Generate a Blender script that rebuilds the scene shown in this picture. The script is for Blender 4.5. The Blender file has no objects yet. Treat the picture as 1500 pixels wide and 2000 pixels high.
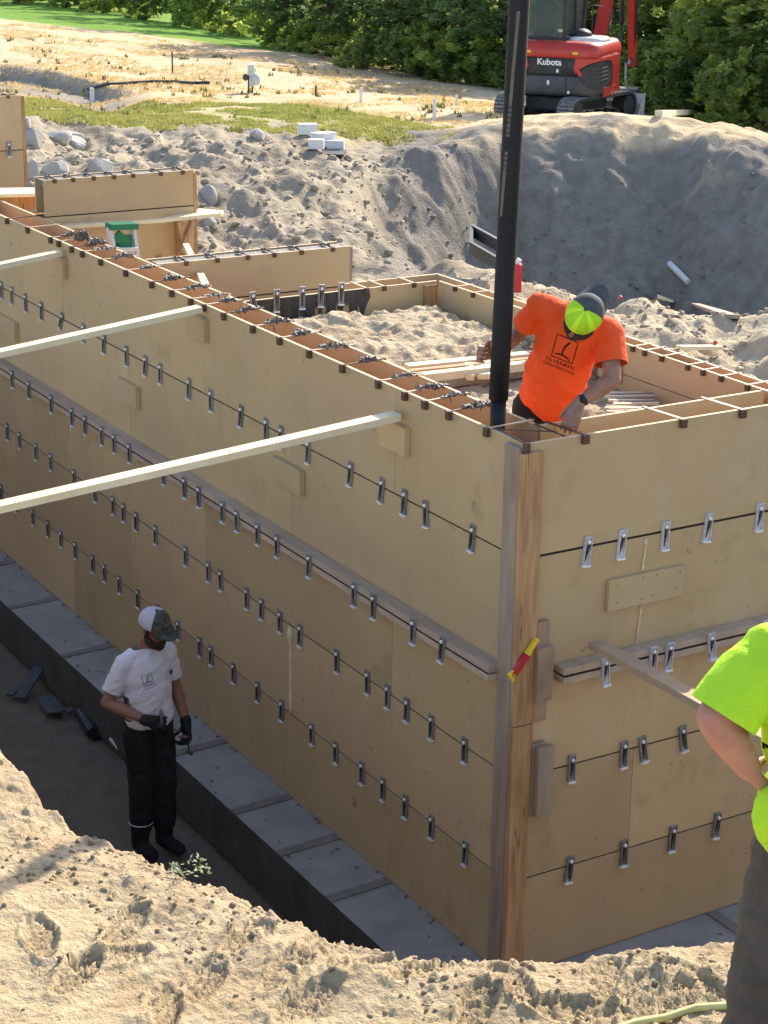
import bpy, bmesh, math, random
import numpy as np
from mathutils import Vector, Matrix, Quaternion
from mathutils.bvhtree import BVHTree
random.seed(7); rng = np.random.default_rng(7)
S = bpy.context.scene; COL = S.collection
R_ = math.radians
# ------------------------------------------------------------------ camera
F_PX, PITCH, ROLL, YAW = 3717.608, .3211, .0135, .5392
CAM = Vector((-5.2712, -7.4453, 5.7108))
FW = Vector((math.sin(YAW)*math.cos(PITCH), math.cos(YAW)*math.cos(PITCH), -math.sin(PITCH)))
_r = Vector((math.cos(YAW), -math.sin(YAW), 0)); _u = _r.cross(FW)
RT = _r*math.cos(ROLL) + _u*math.sin(ROLL); UP = -_r*math.sin(ROLL) + _u*math.cos(ROLL)
cd = bpy.data.cameras.new('camera'); cam = bpy.data.objects.new('camera', cd); COL.objects.link(cam)
cd.sensor_fit = 'HORIZONTAL'; cd.sensor_width = 36; cd.lens = F_PX*36/1500
cd.clip_start = .1; cd.clip_end = 3000
M = Matrix((RT, UP, -FW)).transposed().to_4x4(); M.translation = CAM; cam.matrix_world = M
S.camera = cam
# ------------------------------------------------------------------ light
SUN = Vector((.85, .53, 0)).normalized(); EL = R_(31)
SUN = Vector((SUN.x*math.cos(EL), SUN.y*math.cos(EL), math.sin(EL)))
w = bpy.data.worlds.new('World'); S.world = w; w.use_nodes = True
nt = w.node_tree; bg = nt.nodes['Background']; sk = nt.nodes.new('ShaderNodeTexSky')
sk.sky_type = 'NISHITA'; sk.sun_disc = False; sk.sun_elevation = EL
sk.sun_rotation = math.atan2(SUN.x, SUN.y); sk.dust_density = 1.5; sk.ozone_density = 1.0
nt.links.new(sk.outputs[0], bg.inputs[0]); bg.inputs[1].default_value = .15
ld = bpy.data.lights.new('sun', 'SUN'); sun = bpy.data.objects.new('sun', ld); COL.objects.link(sun)
ld.energy = 3.9; ld.angle = R_(.5); ld.color = (1, .90, .72)
sun.rotation_euler = SUN.to_track_quat('Z', 'Y').to_euler(); sun.location = (10, 10, 20)
S.view_settings.view_transform = 'Standard'; S.view_settings.look = 'None'
S.view_settings.exposure = 1.06; S.view_settings.gamma = 1; S.view_settings.use_curve_mapping = False

# ------------------------------------------------------------------ projection helpers (measured from the photograph)
def ray(px, py): return FW*F_PX + RT*(px-750) + UP*(1000-py)
def at(px, py, ax, v):
    d = ray(px, py); i = 'xyz'.index(ax); return CAM + d*((v-CAM[i])/d[i])
def atd(px, py, depth): return CAM + ray(px, py)*(depth/F_PX)
def ath(px, py, dist):
    d = ray(px, py); return CAM + d*(dist/math.hypot(d.x, d.y))
def line_y(px, z):                       # y on the left wall plane where the level z crosses image column px
    lo, hi = -2., 16.
    for _ in range(40):
        m = (lo+hi)/2; d = Vector((0, m, z))-CAM; x = 750+F_PX*d.dot(RT)/d.dot(FW)
        if x > px: lo = m
        else: hi = m
    return m
def line_x(px, z):
    lo, hi = -1., 6.
    for _ in range(40):
        m = (lo+hi)/2; d = Vector((m, 0, z))-CAM; x = 750+F_PX*d.dot(RT)/d.dot(FW)
        if x < px: lo = m
        else: hi = m
    return m

# ------------------------------------------------------------------ noise
def hsh(ix, iy, s):
    n = (ix.astype(np.int64)*374761393 + iy.astype(np.int64)*668265263 + s*1442695041) & 0xffffffff
    n = ((n ^ (n >> 13))*1274126177) & 0xffffffff
    return ((n ^ (n >> 16)) & 0xffff)/65535.
def vnoise(x, y, s=0):
    ix = np.floor(x); iy = np.floor(y); fx = x-ix; fy = y-iy
    fx = fx*fx*fx*(fx*(fx*6-15)+10); fy = fy*fy*fy*(fy*(fy*6-15)+10)
    a = hsh(ix, iy, s); b = hsh(ix+1, iy, s); c = hsh(ix, iy+1, s); d = hsh(ix+1, iy+1, s)
    return (a*(1-fx)+b*fx)*(1-fy)+(c*(1-fx)+d*fx)*fy-.5
def fbm(x, y, o=4, s=0, g=.5):
    r = 0; a = 1
    for k in range(o): r = r+a*vnoise(x*2**k+17.3*k, y*2**k-9.1*k, s+k); a *= g
    return r
def ridge(x, y, o=3, s=0):
    r = 0; a = 1
    for k in range(o): r = r+a*(.5-np.abs(vnoise(x*2**k+7.7*k, y*2**k+3.3*k, s+k))*2); a *= .5
    return r
def sst(a, b, x): t = np.clip((x-a)/(b-a), 0, 1); return t*t*(3-2*t)

# ------------------------------------------------------------------ objects
ORG = {}
def tag(o, label=None, cat=None, group=None, kind=None):
    if label: o['label'] = label
    if cat: o['category'] = cat
    if group: o['group'] = group
    if kind: o['kind'] = kind
    return o
def thing(name, label, cat, loc=(0, 0, 0), group=None):
    o = bpy.data.objects.new(name, None); COL.objects.link(o); o.location = loc; o.empty_display_size = .1
    ORG[o.name] = Vector(loc); return tag(o, label, cat, group)
def link(name, me, mat, parent=None, world=True, smooth=False):
    o = bpy.data.objects.new(name, me); COL.objects.link(o)
    mats = mat if isinstance(mat, (list, tuple)) else [mat]
    for m in mats:
        if m: me.materials.append(m)
    if parent is not None:
        o.parent = parent; g = ORG.get(parent.name, Vector())
        if world and g.length > 0: me.transform(Matrix.Translation(-g))
        ORG[o.name] = g
    else: ORG[o.name] = Vector()
    if smooth: me.polygons.foreach_set('use_smooth', [True]*len(me.polygons))
    return o
def obj(name, bm, mat, parent=None, smooth=False, world=True):
    bmesh.ops.recalc_face_normals(bm, faces=bm.faces)
    me = bpy.data.meshes.new(name); bm.to_mesh(me); bm.free(); return link(name, me, mat, parent, world, smooth)
def solo(name, bm, mat, label, cat, loc, group=None, smooth=False):      # a thing that is one mesh
    bmesh.ops.recalc_face_normals(bm, faces=bm.faces)
    me = bpy.data.meshes.new(name); bm.to_mesh(me); bm.free(); me.transform(Matrix.Translation(-Vector(loc)))
    o = link(name, me, mat, smooth=smooth); o.location = loc; return tag(o, label, cat, group)
def share(name, me, parent, loc=(0, 0, 0), rot=(0, 0, 0), sc=(1, 1, 1)):
    o = bpy.data.objects.new(name, me); COL.objects.link(o); o.parent = parent
    o.location = Vector(loc); o.rotation_euler = rot; o.scale = sc; return o
def NB(): return bmesh.new()
def bx(bm, x0, x1, y0, y1, z0, z1, mi=0, bev=0):
    v = [bm.verts.new((x, y, z)) for z in (z0, z1) for y in (y0, y1) for x in (x0, x1)]
    fs = [bm.faces.new([v[i] for i in q]) for q in ((0, 2, 3, 1), (4, 5, 7, 6), (0, 1, 5, 4), (2, 6, 7, 3), (0, 4, 6, 2), (1, 3, 7, 5))]
    for f in fs: f.material_index = mi
    if bev:
        es = list({e for f in fs for e in f.edges}); bmesh.ops.bevel(bm, geom=es, offset=bev, segments=1, affect='EDGES')
    return fs
def beam(bm, p, q, w, h, up=(0, 0, 1), mi=0, taper=1.):
    p = Vector(p); q = Vector(q); d = (q-p).normalized(); s = d.cross(Vector(up)).normalized(); t = s.cross(d)
    v = []
    for c, k in ((p, 1), (q, taper)):
        for a, b in ((-1, -1), (1, -1), (1, 1), (-1, 1)): v.append(bm.verts.new(c+s*(a*w/2*k)+t*(b*h/2*k)))
    fs = [bm.faces.new([v[i] for i in f]) for f in ((3, 2, 1, 0), (4, 5, 6, 7), (0, 1, 5, 4), (1, 2, 6, 5), (2, 3, 7, 6), (3, 0, 4, 7))]
    for f in fs: f.material_index = mi
def tube(bm, pts, rad, seg=10, mi=0, cap=True):
    pts = [Vector(p) for p in pts]; n = len(pts); rad = rad if isinstance(rad, (list, tuple)) else [rad]*n
    rings = []; ref = Vector((.31, .17, .93)).normalized(); prev = None
    for i, p in enumerate(pts):
        d = (pts[min(i+1, n-1)]-pts[max(i-1, 0)]).normalized()
        a = (prev - d*prev.dot(d)) if prev else d.cross(ref)
        a.normalize(); prev = a; b = d.cross(a)
        rings.append([bm.verts.new(p+(a*math.cos(t)+b*math.sin(t))*rad[i]) for t in [2*math.pi*k/seg for k in range(seg)]])
    for r0, r1 in zip(rings, rings[1:]):
        for k in range(seg): bm.faces.new((r0[k], r0[(k+1) % seg], r1[(k+1) % seg], r1[k])).material_index = mi
    if cap:
        bm.faces.new(rings[0][::-1]).material_index = mi; bm.faces.new(rings[-1]).material_index = mi
def caps(bm, a, ra, b, rb, seg=14, flat=None):
    a = Vector(a); b = Vector(b); d = (b-a); L = d.length; d = d.normalized() if L > 1e-6 else Vector((0, 0, 1))
    pts = [a-d*ra*math.sin(t) for t in (1.5, 1.05, .55)]+[a, b]+[b+d*rb*math.sin(t) for t in (.55, 1.05, 1.5)]
    rr = [ra*math.cos(t) for t in (1.5, 1.05, .55)]+[ra, rb]+[rb*math.cos(t) for t in (.55, 1.05, 1.5)]
    tube(bm, pts, rr, seg)
def ell(bm, c, r, axes=None, seg=16, mi=0):
    c = Vector(c); ax = axes or (Vector((1, 0, 0)), Vector((0, 1, 0)), Vector((0, 0, 1)))
    m = Matrix((ax[0]*r[0], ax[1]*r[1], ax[2]*r[2])).transposed().to_4x4(); m.translation = c
    g = bmesh.ops.create_uvsphere(bm, u_segments=seg, v_segments=seg//2+2, radius=1, matrix=m)
    for v in g['verts']:
        for f in v.link_faces: f.material_index = mi
def prism(bm, pts2, fn, d0, d1, mi=0):      # polygon pts2 mapped by fn(u,v,depth)
    a = [bm.verts.new(fn(u, v, d0)) for u, v in pts2]; b = [bm.verts.new(fn(u, v, d1)) for u, v in pts2]
    bm.faces.new(a[::-1]).material_index = mi; bm.faces.new(b).material_index = mi; n = len(a)
    for i in range(n): bm.faces.new((a[i], a[(i+1) % n], b[(i+1) % n], b[i])).material_index = mi
def bend_copy(root):
    r = root.copy(); COL.objects.link(r)
    for ch in root.children:
        c = ch.copy(); COL.objects.link(c); c.parent = r
        for g in ch.children: d = g.copy(); COL.objects.link(d); d.parent = c
    return r
def remesh(bm, vox, it=3, fac=.5):
    me = bpy.data.meshes.new('t'); bmesh.ops.recalc_face_normals(bm, faces=bm.faces); bm.to_mesh(me); bm.free()
    o = bpy.data.objects.new('t', me); COL.objects.link(o)
    m = o.modifiers.new('r', 'REMESH'); m.mode = 'VOXEL'; m.voxel_size = vox
    if it: s = o.modifiers.new('s', 'SMOOTH'); s.iterations = it; s.factor = fac
    dg = bpy.context.evaluated_depsgraph_get(); r = bpy.data.meshes.new_from_object(o.evaluated_get(dg))
    bpy.data.objects.remove(o); r.materials.clear(); return r
def grid_mesh(name, X, Y, Z, keep=None, col=None):
    nx, ny = X.shape; co = np.stack([X, Y, Z], -1).reshape(-1, 3)
    idx = np.arange(nx*ny).reshape(nx, ny)
    q = np.stack([idx[:-1, :-1], idx[1:, :-1], idx[1:, 1:], idx[:-1, 1:]], -1).reshape(-1, 4)
    if keep is not None: q = q[keep.reshape(-1)]
    used = np.unique(q); mp = np.full(nx*ny, -1); mp[used] = np.arange(len(used)); q = mp[q]; co = co[used]
    me = bpy.data.meshes.new(name); me.vertices.add(len(co)); me.vertices.foreach_set('co', co.reshape(-1))
    me.loops.add(len(q)*4); me.loops.foreach_set('vertex_index', q.reshape(-1).astype(np.int32))
    me.polygons.add(len(q)); me.polygons.foreach_set('loop_start', np.arange(0, len(q)*4, 4, dtype=np.int32))
    me.polygons.foreach_set('use_smooth', np.ones(len(q), dtype=bool))
    me.update(calc_edges=True)
    if col is not None:
        ca = me.color_attributes.new('tint', 'FLOAT_COLOR', 'POINT')
        c4 = np.concatenate([col.reshape(-1, 3)[used], np.ones((len(used), 1))], 1); ca.data.foreach_set('color', c4.reshape(-1))
    return me

# ------------------------------------------------------------------ materials
def mat(name, c1, c2=None, scale=8, rough=.7, bump=0, bscale=40, metal=0, stretch=(1, 1, 1), rand=0, spec=.4, attr=False,
        speck=None, speckscale=30, speckth=.62, trans=0, detail=5, scuff=None, emis=None, noisehi=.65, noiselo=.35, bdist=.02, big=None):
    m = bpy.data.materials.new(name); m.use_nodes = True; N = m.node_tree.nodes; Lk = m.node_tree.links
    b = N['Principled BSDF']; b.inputs['Roughness'].default_value = rough; b.inputs['Metallic'].default_value = metal
    b.inputs['Specular IOR Level'].default_value = spec
    tc = N.new('ShaderNodeTexCoord'); mp = N.new('ShaderNodeMapping'); mp.inputs['Scale'].default_value = stretch
    Lk.new(tc.outputs['Object'], mp.inputs['Vector']); vec = mp.outputs[0]
    if rand:
        oi = N.new('ShaderNodeObjectInfo'); ad = N.new('ShaderNodeVectorMath'); ad.operation = 'MULTIPLY_ADD'
        cb = N.new('ShaderNodeCombineXYZ'); 
        for k in range(3): Lk.new(oi.outputs['Random'], cb.inputs[k])
        ad.inputs[1].default_value = (37, 53, 71); Lk.new(cb.outputs[0], ad.inputs[0]); Lk.new(vec, ad.inputs[2]); vec = ad.outputs[0]
    def noise(sc, d=detail):
        n = N.new('ShaderNodeTexNoise'); n.inputs['Scale'].default_value = sc; n.inputs['Detail'].default_value = d; n.inputs['Roughness'].default_value = .6
        Lk.new(vec, n.inputs['Vector']); return n.outputs['Fac']
    def mixc(fac, a, bb, blend='MIX'):
        x = N.new('ShaderNodeMix'); x.data_type = 'RGBA'; x.blend_type = blend
        for s, v in ((x.inputs[0], fac), (x.inputs[6], a), (x.inputs[7], bb)):
            if hasattr(v, 'links'): Lk.new(v, s)
            elif isinstance(v, (int, float)): s.default_value = v
            else: s.default_value = (*v, 1)
        return x.outputs[2]
    def ramp(src, lo, hi):
        r = N.new('ShaderNodeMapRange'); r.inputs[1].default_value = lo; r.inputs[2].default_value = hi; Lk.new(src, r.inputs[0]); return r.outputs[0]
    c = c1
    if attr:
        a = N.new('ShaderNodeAttribute'); a.attribute_name = 'tint'; c = a.outputs['Color']
        if c2: c = mixc(ramp(noise(scale), noiselo, noisehi), c, mixc(1., c, c2, 'MULTIPLY'))
    elif c2: c = mixc(ramp(noise(scale), noiselo, noisehi), c1, c2)
    if scuff:
        def fac(x, k):
            m2 = N.new('ShaderNodeMath'); m2.operation = 'MULTIPLY'; m2.inputs[1].default_value = k; Lk.new(x, m2.inputs[0]); return m2.outputs[0]
        c = mixc(fac(ramp(noise(2.3, 8), .53, .72), .45), c, scuff[0]); c = mixc(fac(ramp(noise(3.7, 9), .56, .70), .38), c, scuff[1])
    if big: c = mixc(ramp(noise(big[1], 3), .4, .7), c, big[0])
    if speck: c = mixc(ramp(noise(speckscale, 2), speckth, speckth+.06), c, speck)
    if rand:
        h = N.new('ShaderNodeHueSaturation'); Lk.new(c, h.inputs['Color']) if hasattr(c, 'links') else None
        if not hasattr(c, 'links'): h.inputs['Color'].default_value = (*c, 1)
        r = N.new('ShaderNodeMapRange'); r.inputs[3].default_value = 1-rand; r.inputs[4].default_value = 1+rand*.6
        Lk.new(oi.outputs['Random'], r.inputs[0]); Lk.new(r.outputs[0], h.inputs['Value']); c = h.outputs[0]
    if hasattr(c, 'links'): Lk.new(c, b.inputs['Base Color'])
    else: b.inputs['Base Color'].default_value = (*c, 1)
    if bump:
        bp = N.new('ShaderNodeBump'); bp.inputs['Strength'].default_value = bump; bp.inputs['Distance'].default_value = bdist
        Lk.new(noise(bscale, 6), bp.inputs['Height']); Lk.new(bp.outputs[0], b.inputs['Normal'])
    if trans:
        t = N.new('ShaderNodeBsdfTranslucent'); mx = N.new('ShaderNodeMixShader'); mx.inputs[0].default_value = trans
        if hasattr(c, 'links'): Lk.new(mixc(1., c, (1.3, 1.25, .7), 'MULTIPLY'), t.inputs[0])
        else: t.inputs[0].default_value = (*c, 1)
        Lk.new(b.outputs[0], mx.inputs[1]); Lk.new(t.outputs[0], mx.inputs[2]); Lk.new(mx.outputs[0], N['Material Output'].inputs[0])
    return m
def glassmat(name, c, rough=.05, alpha=.35):
    m = mat(name, c, rough=rough, spec=.6); b = m.node_tree.nodes['Principled BSDF']; b.inputs['Alpha'].default_value = alpha; return m
PANEL = mat('form_panel_face', (.60, .43, .225), (.54, .375, .19), 1.1, .48, .06, 60, rand=.13, scuff=((.64, .50, .36), (.28, .185, .11)), spec=.45, speck=(.33, .22, .12), speckscale=9, speckth=.715, big=((.52, .36, .21), .6))
PANEL2 = mat('form_panel_sunlit', (.62, .37, .215), (.55, .32, .18), 2, .5, .05, 60, rand=.05, speck=(.3, .16, .08), speckscale=12, speckth=.7)  # inner forms: warm sunlight put into the panel colour
EDGE = mat('plywood_edge', (.80, .62, .42), (.66, .47, .30), 30, .7, .1, 120, stretch=(1, 1, 6))
WOODN = mat('lumber_new', (.84, .73, .50), (.76, .62, .40), 5, .65, .12, 60, stretch=(1, 1, 1), rand=.06)
WOODO = mat('lumber_orange', (.56, .34, .165), (.36, .19, .085), 6, .62, .2, 50, stretch=(5, 5, .45), speck=(.14, .06, .03), speckscale=7, speckth=.66)
WOODG = mat('lumber_grey', (.40, .30, .225), (.29, .215, .16), 5, .75, .2, 50, stretch=(4, 4, .6), speck=(.34, .28, .22), speckscale=22, speckth=.72)
WOODR = mat('lumber_rail', (.55, .41, .29), (.43, .315, .22), 5, .75, .2, 50, stretch=(3, .5, 3), rand=.12, speck=(.4, .3, .22), speckscale=14, speckth=.7)
WOODB = mat('lumber_block', (.44, .29, .185), (.33, .21, .13), 7, .75, .2, 50, rand=.12)
GAP = mat('seam_dark', (.035, .015, .01), rough=.9)
STEELD = mat('dark_steel', (.09, .07, .06), (.16, .13, .11), 50, .45, metal=.7, rand=.2)
GALV = mat('galvanised', (.42, .42, .43), (.26, .26, .27), 40, .34, .1, 90, metal=.45, rand=.2)
GALVL = mat('galvanised_sky_sheen', (.74, .76, .80), (.55, .56, .58), 40, .34, .1, 90, metal=.3, rand=.1)  # lighter copy with the sky's reflection painted into the colour
GALVB = mat('steel_glint', (.92, .92, .92), rough=.35, metal=.1, spec=.8)  # near-white colour paints the glint on clip lips and tie heads
RUST = mat('rusty_tie', (.10, .055, .035), (.16, .10, .07), 60, .6, metal=.4)
TIEW = mat('pale_tie', (.72, .58, .42), (.6, .45, .32), 30, .5, metal=.2)
CONC = mat('footing_concrete', (.33, .325, .30), (.25, .245, .23), 3, .85, .35, 60, speck=(.12, .11, .10), speckscale=9, speckth=.68, scuff=((.42, .37, .29), (.20, .18, .15)))
SPR = mat('spreader', (.235, .22, .19), (.17, .155, .135), 9, .9, .3, 40)
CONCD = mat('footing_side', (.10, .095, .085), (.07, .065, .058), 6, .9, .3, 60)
WETC = mat('wet_concrete', (.12, .10, .09), (.32, .28, .245), 60, .5, .5, 120, spec=.6, noiselo=.5)
STAIN = mat('concrete_stain', (.045, .042, .035), (.075, .068, .055), 20, .6, .2, 60)
FOAM = mat('foam', (.80, .70, .48), (.66, .55, .36), 30, .8, .5, 60)
SOIL = mat('soil_terrain', (1, 1, 1), (.74, .72, .70), 5, .95, .9, 22, attr=True, bdist=.03, spec=.15, speck=(.16, .12, .08), speckscale=11, speckth=.70)
SOILN = mat('soil_bank', (1, 1, 1), (.82, .78, .74), 7, .95, 1., 38, attr=True, bdist=.022, spec=.15, speck=(.20, .15, .10), speckscale=26, speckth=.685)
CLOD = mat('dirt_clod', (.42, .32, .20), (.27, .20, .125), 20, .95, .6, 60, rand=.2)
ROCK = mat('boulder', (.50, .475, .43), (.36, .34, .31), 3, .85, .5, 18, rand=.15)
LEAFA = mat('leaf_mid', (.24, .32, .10), (.14, .21, .065), .9, .5, trans=.55, rand=.25, spec=.4)
LEAFB = mat('leaf_dark', (.15, .23, .09), (.09, .15, .06), .7, .5, trans=.5, rand=.25)
LEAFC = mat('leaf_sunlit', (.38, .45, .13), (.24, .32, .08), .9, .5, trans=.55, rand=.2)  # sunlit foliage painted as a lighter leaf colour
BARK = mat('bark', (.12, .09, .07), (.07, .055, .045), 12, .9, .5, 30, stretch=(1, 1, .3))
GRASSD = mat('dry_grass', (.72, .57, .38), (.64, .50, .32), 3, .9, trans=.3, rand=.1)
GRASSG = mat('green_grass', (.25, .28, .09), (.42, .40, .18), 2, .85, trans=.35)
WHITEP = mat('white_paint', (.78, .77, .74), (.70, .69, .66), 10, .6)
SKIN = mat('skin', (.45, .22, .15), (.38, .17, .115), 18, .5, .05, 300, spec=.35)
SKIN2 = mat('skin_shade', (.36, .19, .135), (.30, .145, .10), 18, .5, .05, 300, spec=.35)
SKIN3 = mat('skin_pink', (.55, .27, .19), (.47, .20, .14), 14, .5, .05, 300, spec=.35)
HAIR = mat('beard_hair', (.045, .028, .02), (.09, .055, .035), 90, .75, .8, 220)
ORANGE = mat('orange_shirt', (.93, .115, .03), (.88, .095, .022), 5, .8, .55, 16, bdist=.03, spec=.2)
WHITES = mat('white_shirt', (.86, .84, .90), (.80, .78, .84), 5, .85, .55, 16, bdist=.03, spec=.2)
LIME = mat('lime_shirt', (.55, .88, .04), (.50, .82, .035), 4, .8, .55, 16, bdist=.03, spec=.2)
LIMEC = mat('lime_mesh', (.46, .80, .02), (.38, .70, .02), 60, .7)
BLACKC = mat('black_cloth', (.012, .012, .013), (.02, .02, .021), 12, .9, .5, 14, bdist=.03)
BROWNC = mat('brown_cloth', (.12, .092, .07), (.085, .063, .048), 5, .9, .6, 14, bdist=.03)
GREYC = mat('grey_cap', (.06, .065, .07), (.09, .095, .10), 30, .85)
CAMO = mat('camo_cap', (.11, .115, .09), (.05, .055, .045), 45, .85, noiselo=.45, noisehi=.55)
CAPW = mat('white_mesh', (.62, .62, .66), (.5, .5, .55), 160, .8)
GLOVE = mat('black_glove', (.018, .019, .02), rough=.7)
RUB = mat('hose_rubber', (.011, .013, .017), (.018, .020, .025), 8, .5, .15, 30, spec=.22, stretch=(1, 1, .3))
PRINTH = mat('hose_print', (.16, .155, .11), (.10, .10, .075), 30, .7)
KRED = mat('excavator_red', (.52, .045, .03), (.44, .035, .022), 3, .35, spec=.5)
KBLK = mat('excavator_black', (.022, .024, .027), (.04, .042, .045), 5, .5)
KGRY = mat('excavator_grey', (.055, .057, .062), (.085, .085, .088), 4, .55)
KLENS = mat('red_lens', (.62, .03, .06), rough=.3)
DECAL = mat('yellow_decal', (.75, .52, .05), rough=.5)
TRACK = mat('track_rubber', (.025, .025, .027), (.05, .048, .044), 14, .7, .4, 20)
GLASS = glassmat('cab_glass', (.10, .16, .14))
REDP = mat('red_plastic', (.50, .02, .03), rough=.4)
YELP = mat('yellow_plastic', (.85, .58, .04), rough=.4)
GREENP = mat('green_plastic', (.01, .17, .085), rough=.4)
ALU = mat('fibreglass_rail', (.60, .66, .66), (.5, .55, .56), 20, .5)
INK = mat('dark_ink', (.05, .004, .004), rough=.8)
INKB = mat('blue_ink', (.06, .06, .13), rough=.8)
INKW = mat('white_ink', (.8, .8, .8), rough=.6)
HOSEY = mat('yellow_hose', (.62, .60, .24), (.5, .46, .17), 8, .55)
SLATE = mat('slate_scrap', (.09, .10, .105), (.06, .065, .07), 8, .8)

# ------------------------------------------------------------------ terrain
LIP = [(-3.15, 14), (-3.1, 6), (-3.02, 2), (-3.0, .4), (-3.0, -.65), (-3.03, -1.08), (-2.94, -1.48), (-2.79, -1.92), (-2.73, -2.13), (-2.63, -2.36), (-2.51, -2.71),
       (-2.41, -2.86), (-2.12, -3.03), (-2.04, -3.12), (-1.83, -3.13), (-1.62, -3.19), (-1.39, -3.28), (-.6, -3.45), (1, -3.6), (7, -3.9)]
def lip_dist(X, Y):
    best = np.full(X.shape, 1e9); sg = np.ones(X.shape)
    for (ax, ay), (bx_, by) in zip(LIP, LIP[1:]):
        dx, dy = bx_-ax, by-ay; t = np.clip(((X-ax)*dx+(Y-ay)*dy)/(dx*dx+dy*dy), 0, 1)
        qx, qy = ax+t*dx-X, ay+t*dy-Y; d = np.hypot(qx, qy); s = np.sign(dx*(Y-ay)-dy*(X-ax))
        m = d < best-1e-9; best = np.where(m, d, best); sg = np.where(m, s, sg)
    return -best*sg            # positive on the bank side
PRINTS = []
for px, py, ang in ((240, 1800, .3), (480, 1822, .25), (620, 1832, .1), (215, 1865, -.3), (720, 1870, 2.6), (830, 1885, 2.9), (400, 1905, .6), (930, 1965, .2), (1250, 1935, .4), (1320, 1945, .2),
                    (150, 1900, .5), (600, 1950, .1), (1130, 1960, 2.2), (1000, 1915, .7), (560, 1890, .3), (80, 1830, 1), (1180, 1900, .2), (320, 1960, .4), (1350, 1900, 1.2)):
    p = at(px, py, 'z', 2.42); PRINTS.append((p.x, p.y, ang+random.uniform(-.3, .3)+.5))
def hF(X, Y):
    s = lip_dist(X, Y)+.045*fbm(X*5, Y*5, 4, 3)+.02*fbm(X*22, Y*22, 2, 31)
    n = .05*fbm(X*1.3, Y*1.3, 3, 11)+.018*fbm(X*3.4+Y, Y*6.5-X, 3, 91)+.011*ridge(X*2.6+.8*Y, Y*6.2-.9*X, 2, 12)+.010*fbm(X*7, Y*11, 3, 13)+.003*fbm(X*40, Y*40, 3, 14)+.020*np.clip(ridge(X*2.2+1.5*Y, Y*5.5-1.2*X, 1, 17), 0, 1)**3*8*sst(-.15, .2, fbm(X*2, Y*2, 2, 19))*.35
    n = n+.014*np.clip(fbm(X*24, Y*24, 2, 18)-.10, 0, 1)*sst(.7, .05, s)*2.2+.012*np.clip(fbm(X*46, Y*46, 2, 20)-.2, 0, 1)*2
    top_n = .018*fbm(X*3.4+Y, Y*6.5-X, 3, 91)+.010*fbm(X*7, Y*11, 3, 13)
    top = 2.40+n+.06*sst(.3, 1.4, s)-.05*sst(.22, 0, s)
    for (cx, cy, a) in PRINTS:
        m = (np.abs(X-cx) < .25) & (np.abs(Y-cy) < .25)
        if not m.any(): continue
        u = (X[m]-cx)*math.cos(a)+(Y[m]-cy)*math.sin(a); v = -(X[m]-cx)*math.sin(a)+(Y[m]-cy)*math.cos(a)
        wd = .048+.010*np.sin(u*18+1); q = ((np.abs(u)/.145)**3+(np.abs(v)/wd)**3)**(1/3); ins = sst(1.08, .92, q)
        rim = np.exp(-((q-1.12)/.13)**2)
        tr = .006*((np.sin(u*190+2*np.abs(v)*60) > .0))*(np.abs(np.sin(v*100)) > .3)
        top[m] += -.017*ins*(1-.0)-top_n[m]*.75*ins+tr*1.9*ins+.012*rim
    sl = top+np.minimum(s, 0)*2.7
    sl = np.where(s < 0, sl+.06*fbm(X*4, Y*4+sl*3, 3, 5)*sst(0, -.25, s), sl)
    fl = -.43+.05*fbm(X*1.4, Y*1.4, 3, 7)+.012*fbm(X*14, Y*14, 3, 8)
    k = .12; hh = np.clip(.5+.5*(sl-fl)/k, 0, 1)
    return np.where(s > 0, top, fl*(1-hh)+sl*hh+k*hh*(1-hh)), s
def axis(segs):
    out = []
    for a, b, d in segs: out += list(np.arange(a, b-1e-6, d))
    return np.array(out+[segs[-1][1]])
ax = axis([(-30, -9, 1.5), (-9, -4.3, .14), (-4.3, -1.0, .0105), (-1.0, .14, .05), (.14, 4.6, .12)])
ay = axis([(-30, -9, 1.5), (-9, -4.7, .12), (-4.7, -.5, .0105), (-.5, 6, .05), (6, 14, .12)])
X, Y = np.meshgrid(ax, ay, indexing='ij'); Z, sd = hF(X, Y)
Xc = (X[:-1, :-1]+X[1:, 1:])/2; Yc = (Y[:-1, :-1]+Y[1:, 1:])/2
keep = ~((Xc > .14) & (Yc > .14))
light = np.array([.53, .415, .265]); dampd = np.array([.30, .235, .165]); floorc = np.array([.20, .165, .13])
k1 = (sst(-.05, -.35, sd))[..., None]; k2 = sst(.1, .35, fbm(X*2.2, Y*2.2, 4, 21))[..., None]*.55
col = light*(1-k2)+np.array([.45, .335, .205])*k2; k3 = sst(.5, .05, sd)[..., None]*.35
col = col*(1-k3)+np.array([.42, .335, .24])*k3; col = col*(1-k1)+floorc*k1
me = grid_mesh('ground', X, Y, Z, keep, col); bank = link('dirt_bank', me, SOILN); tag(bank, kind='structure')
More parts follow.
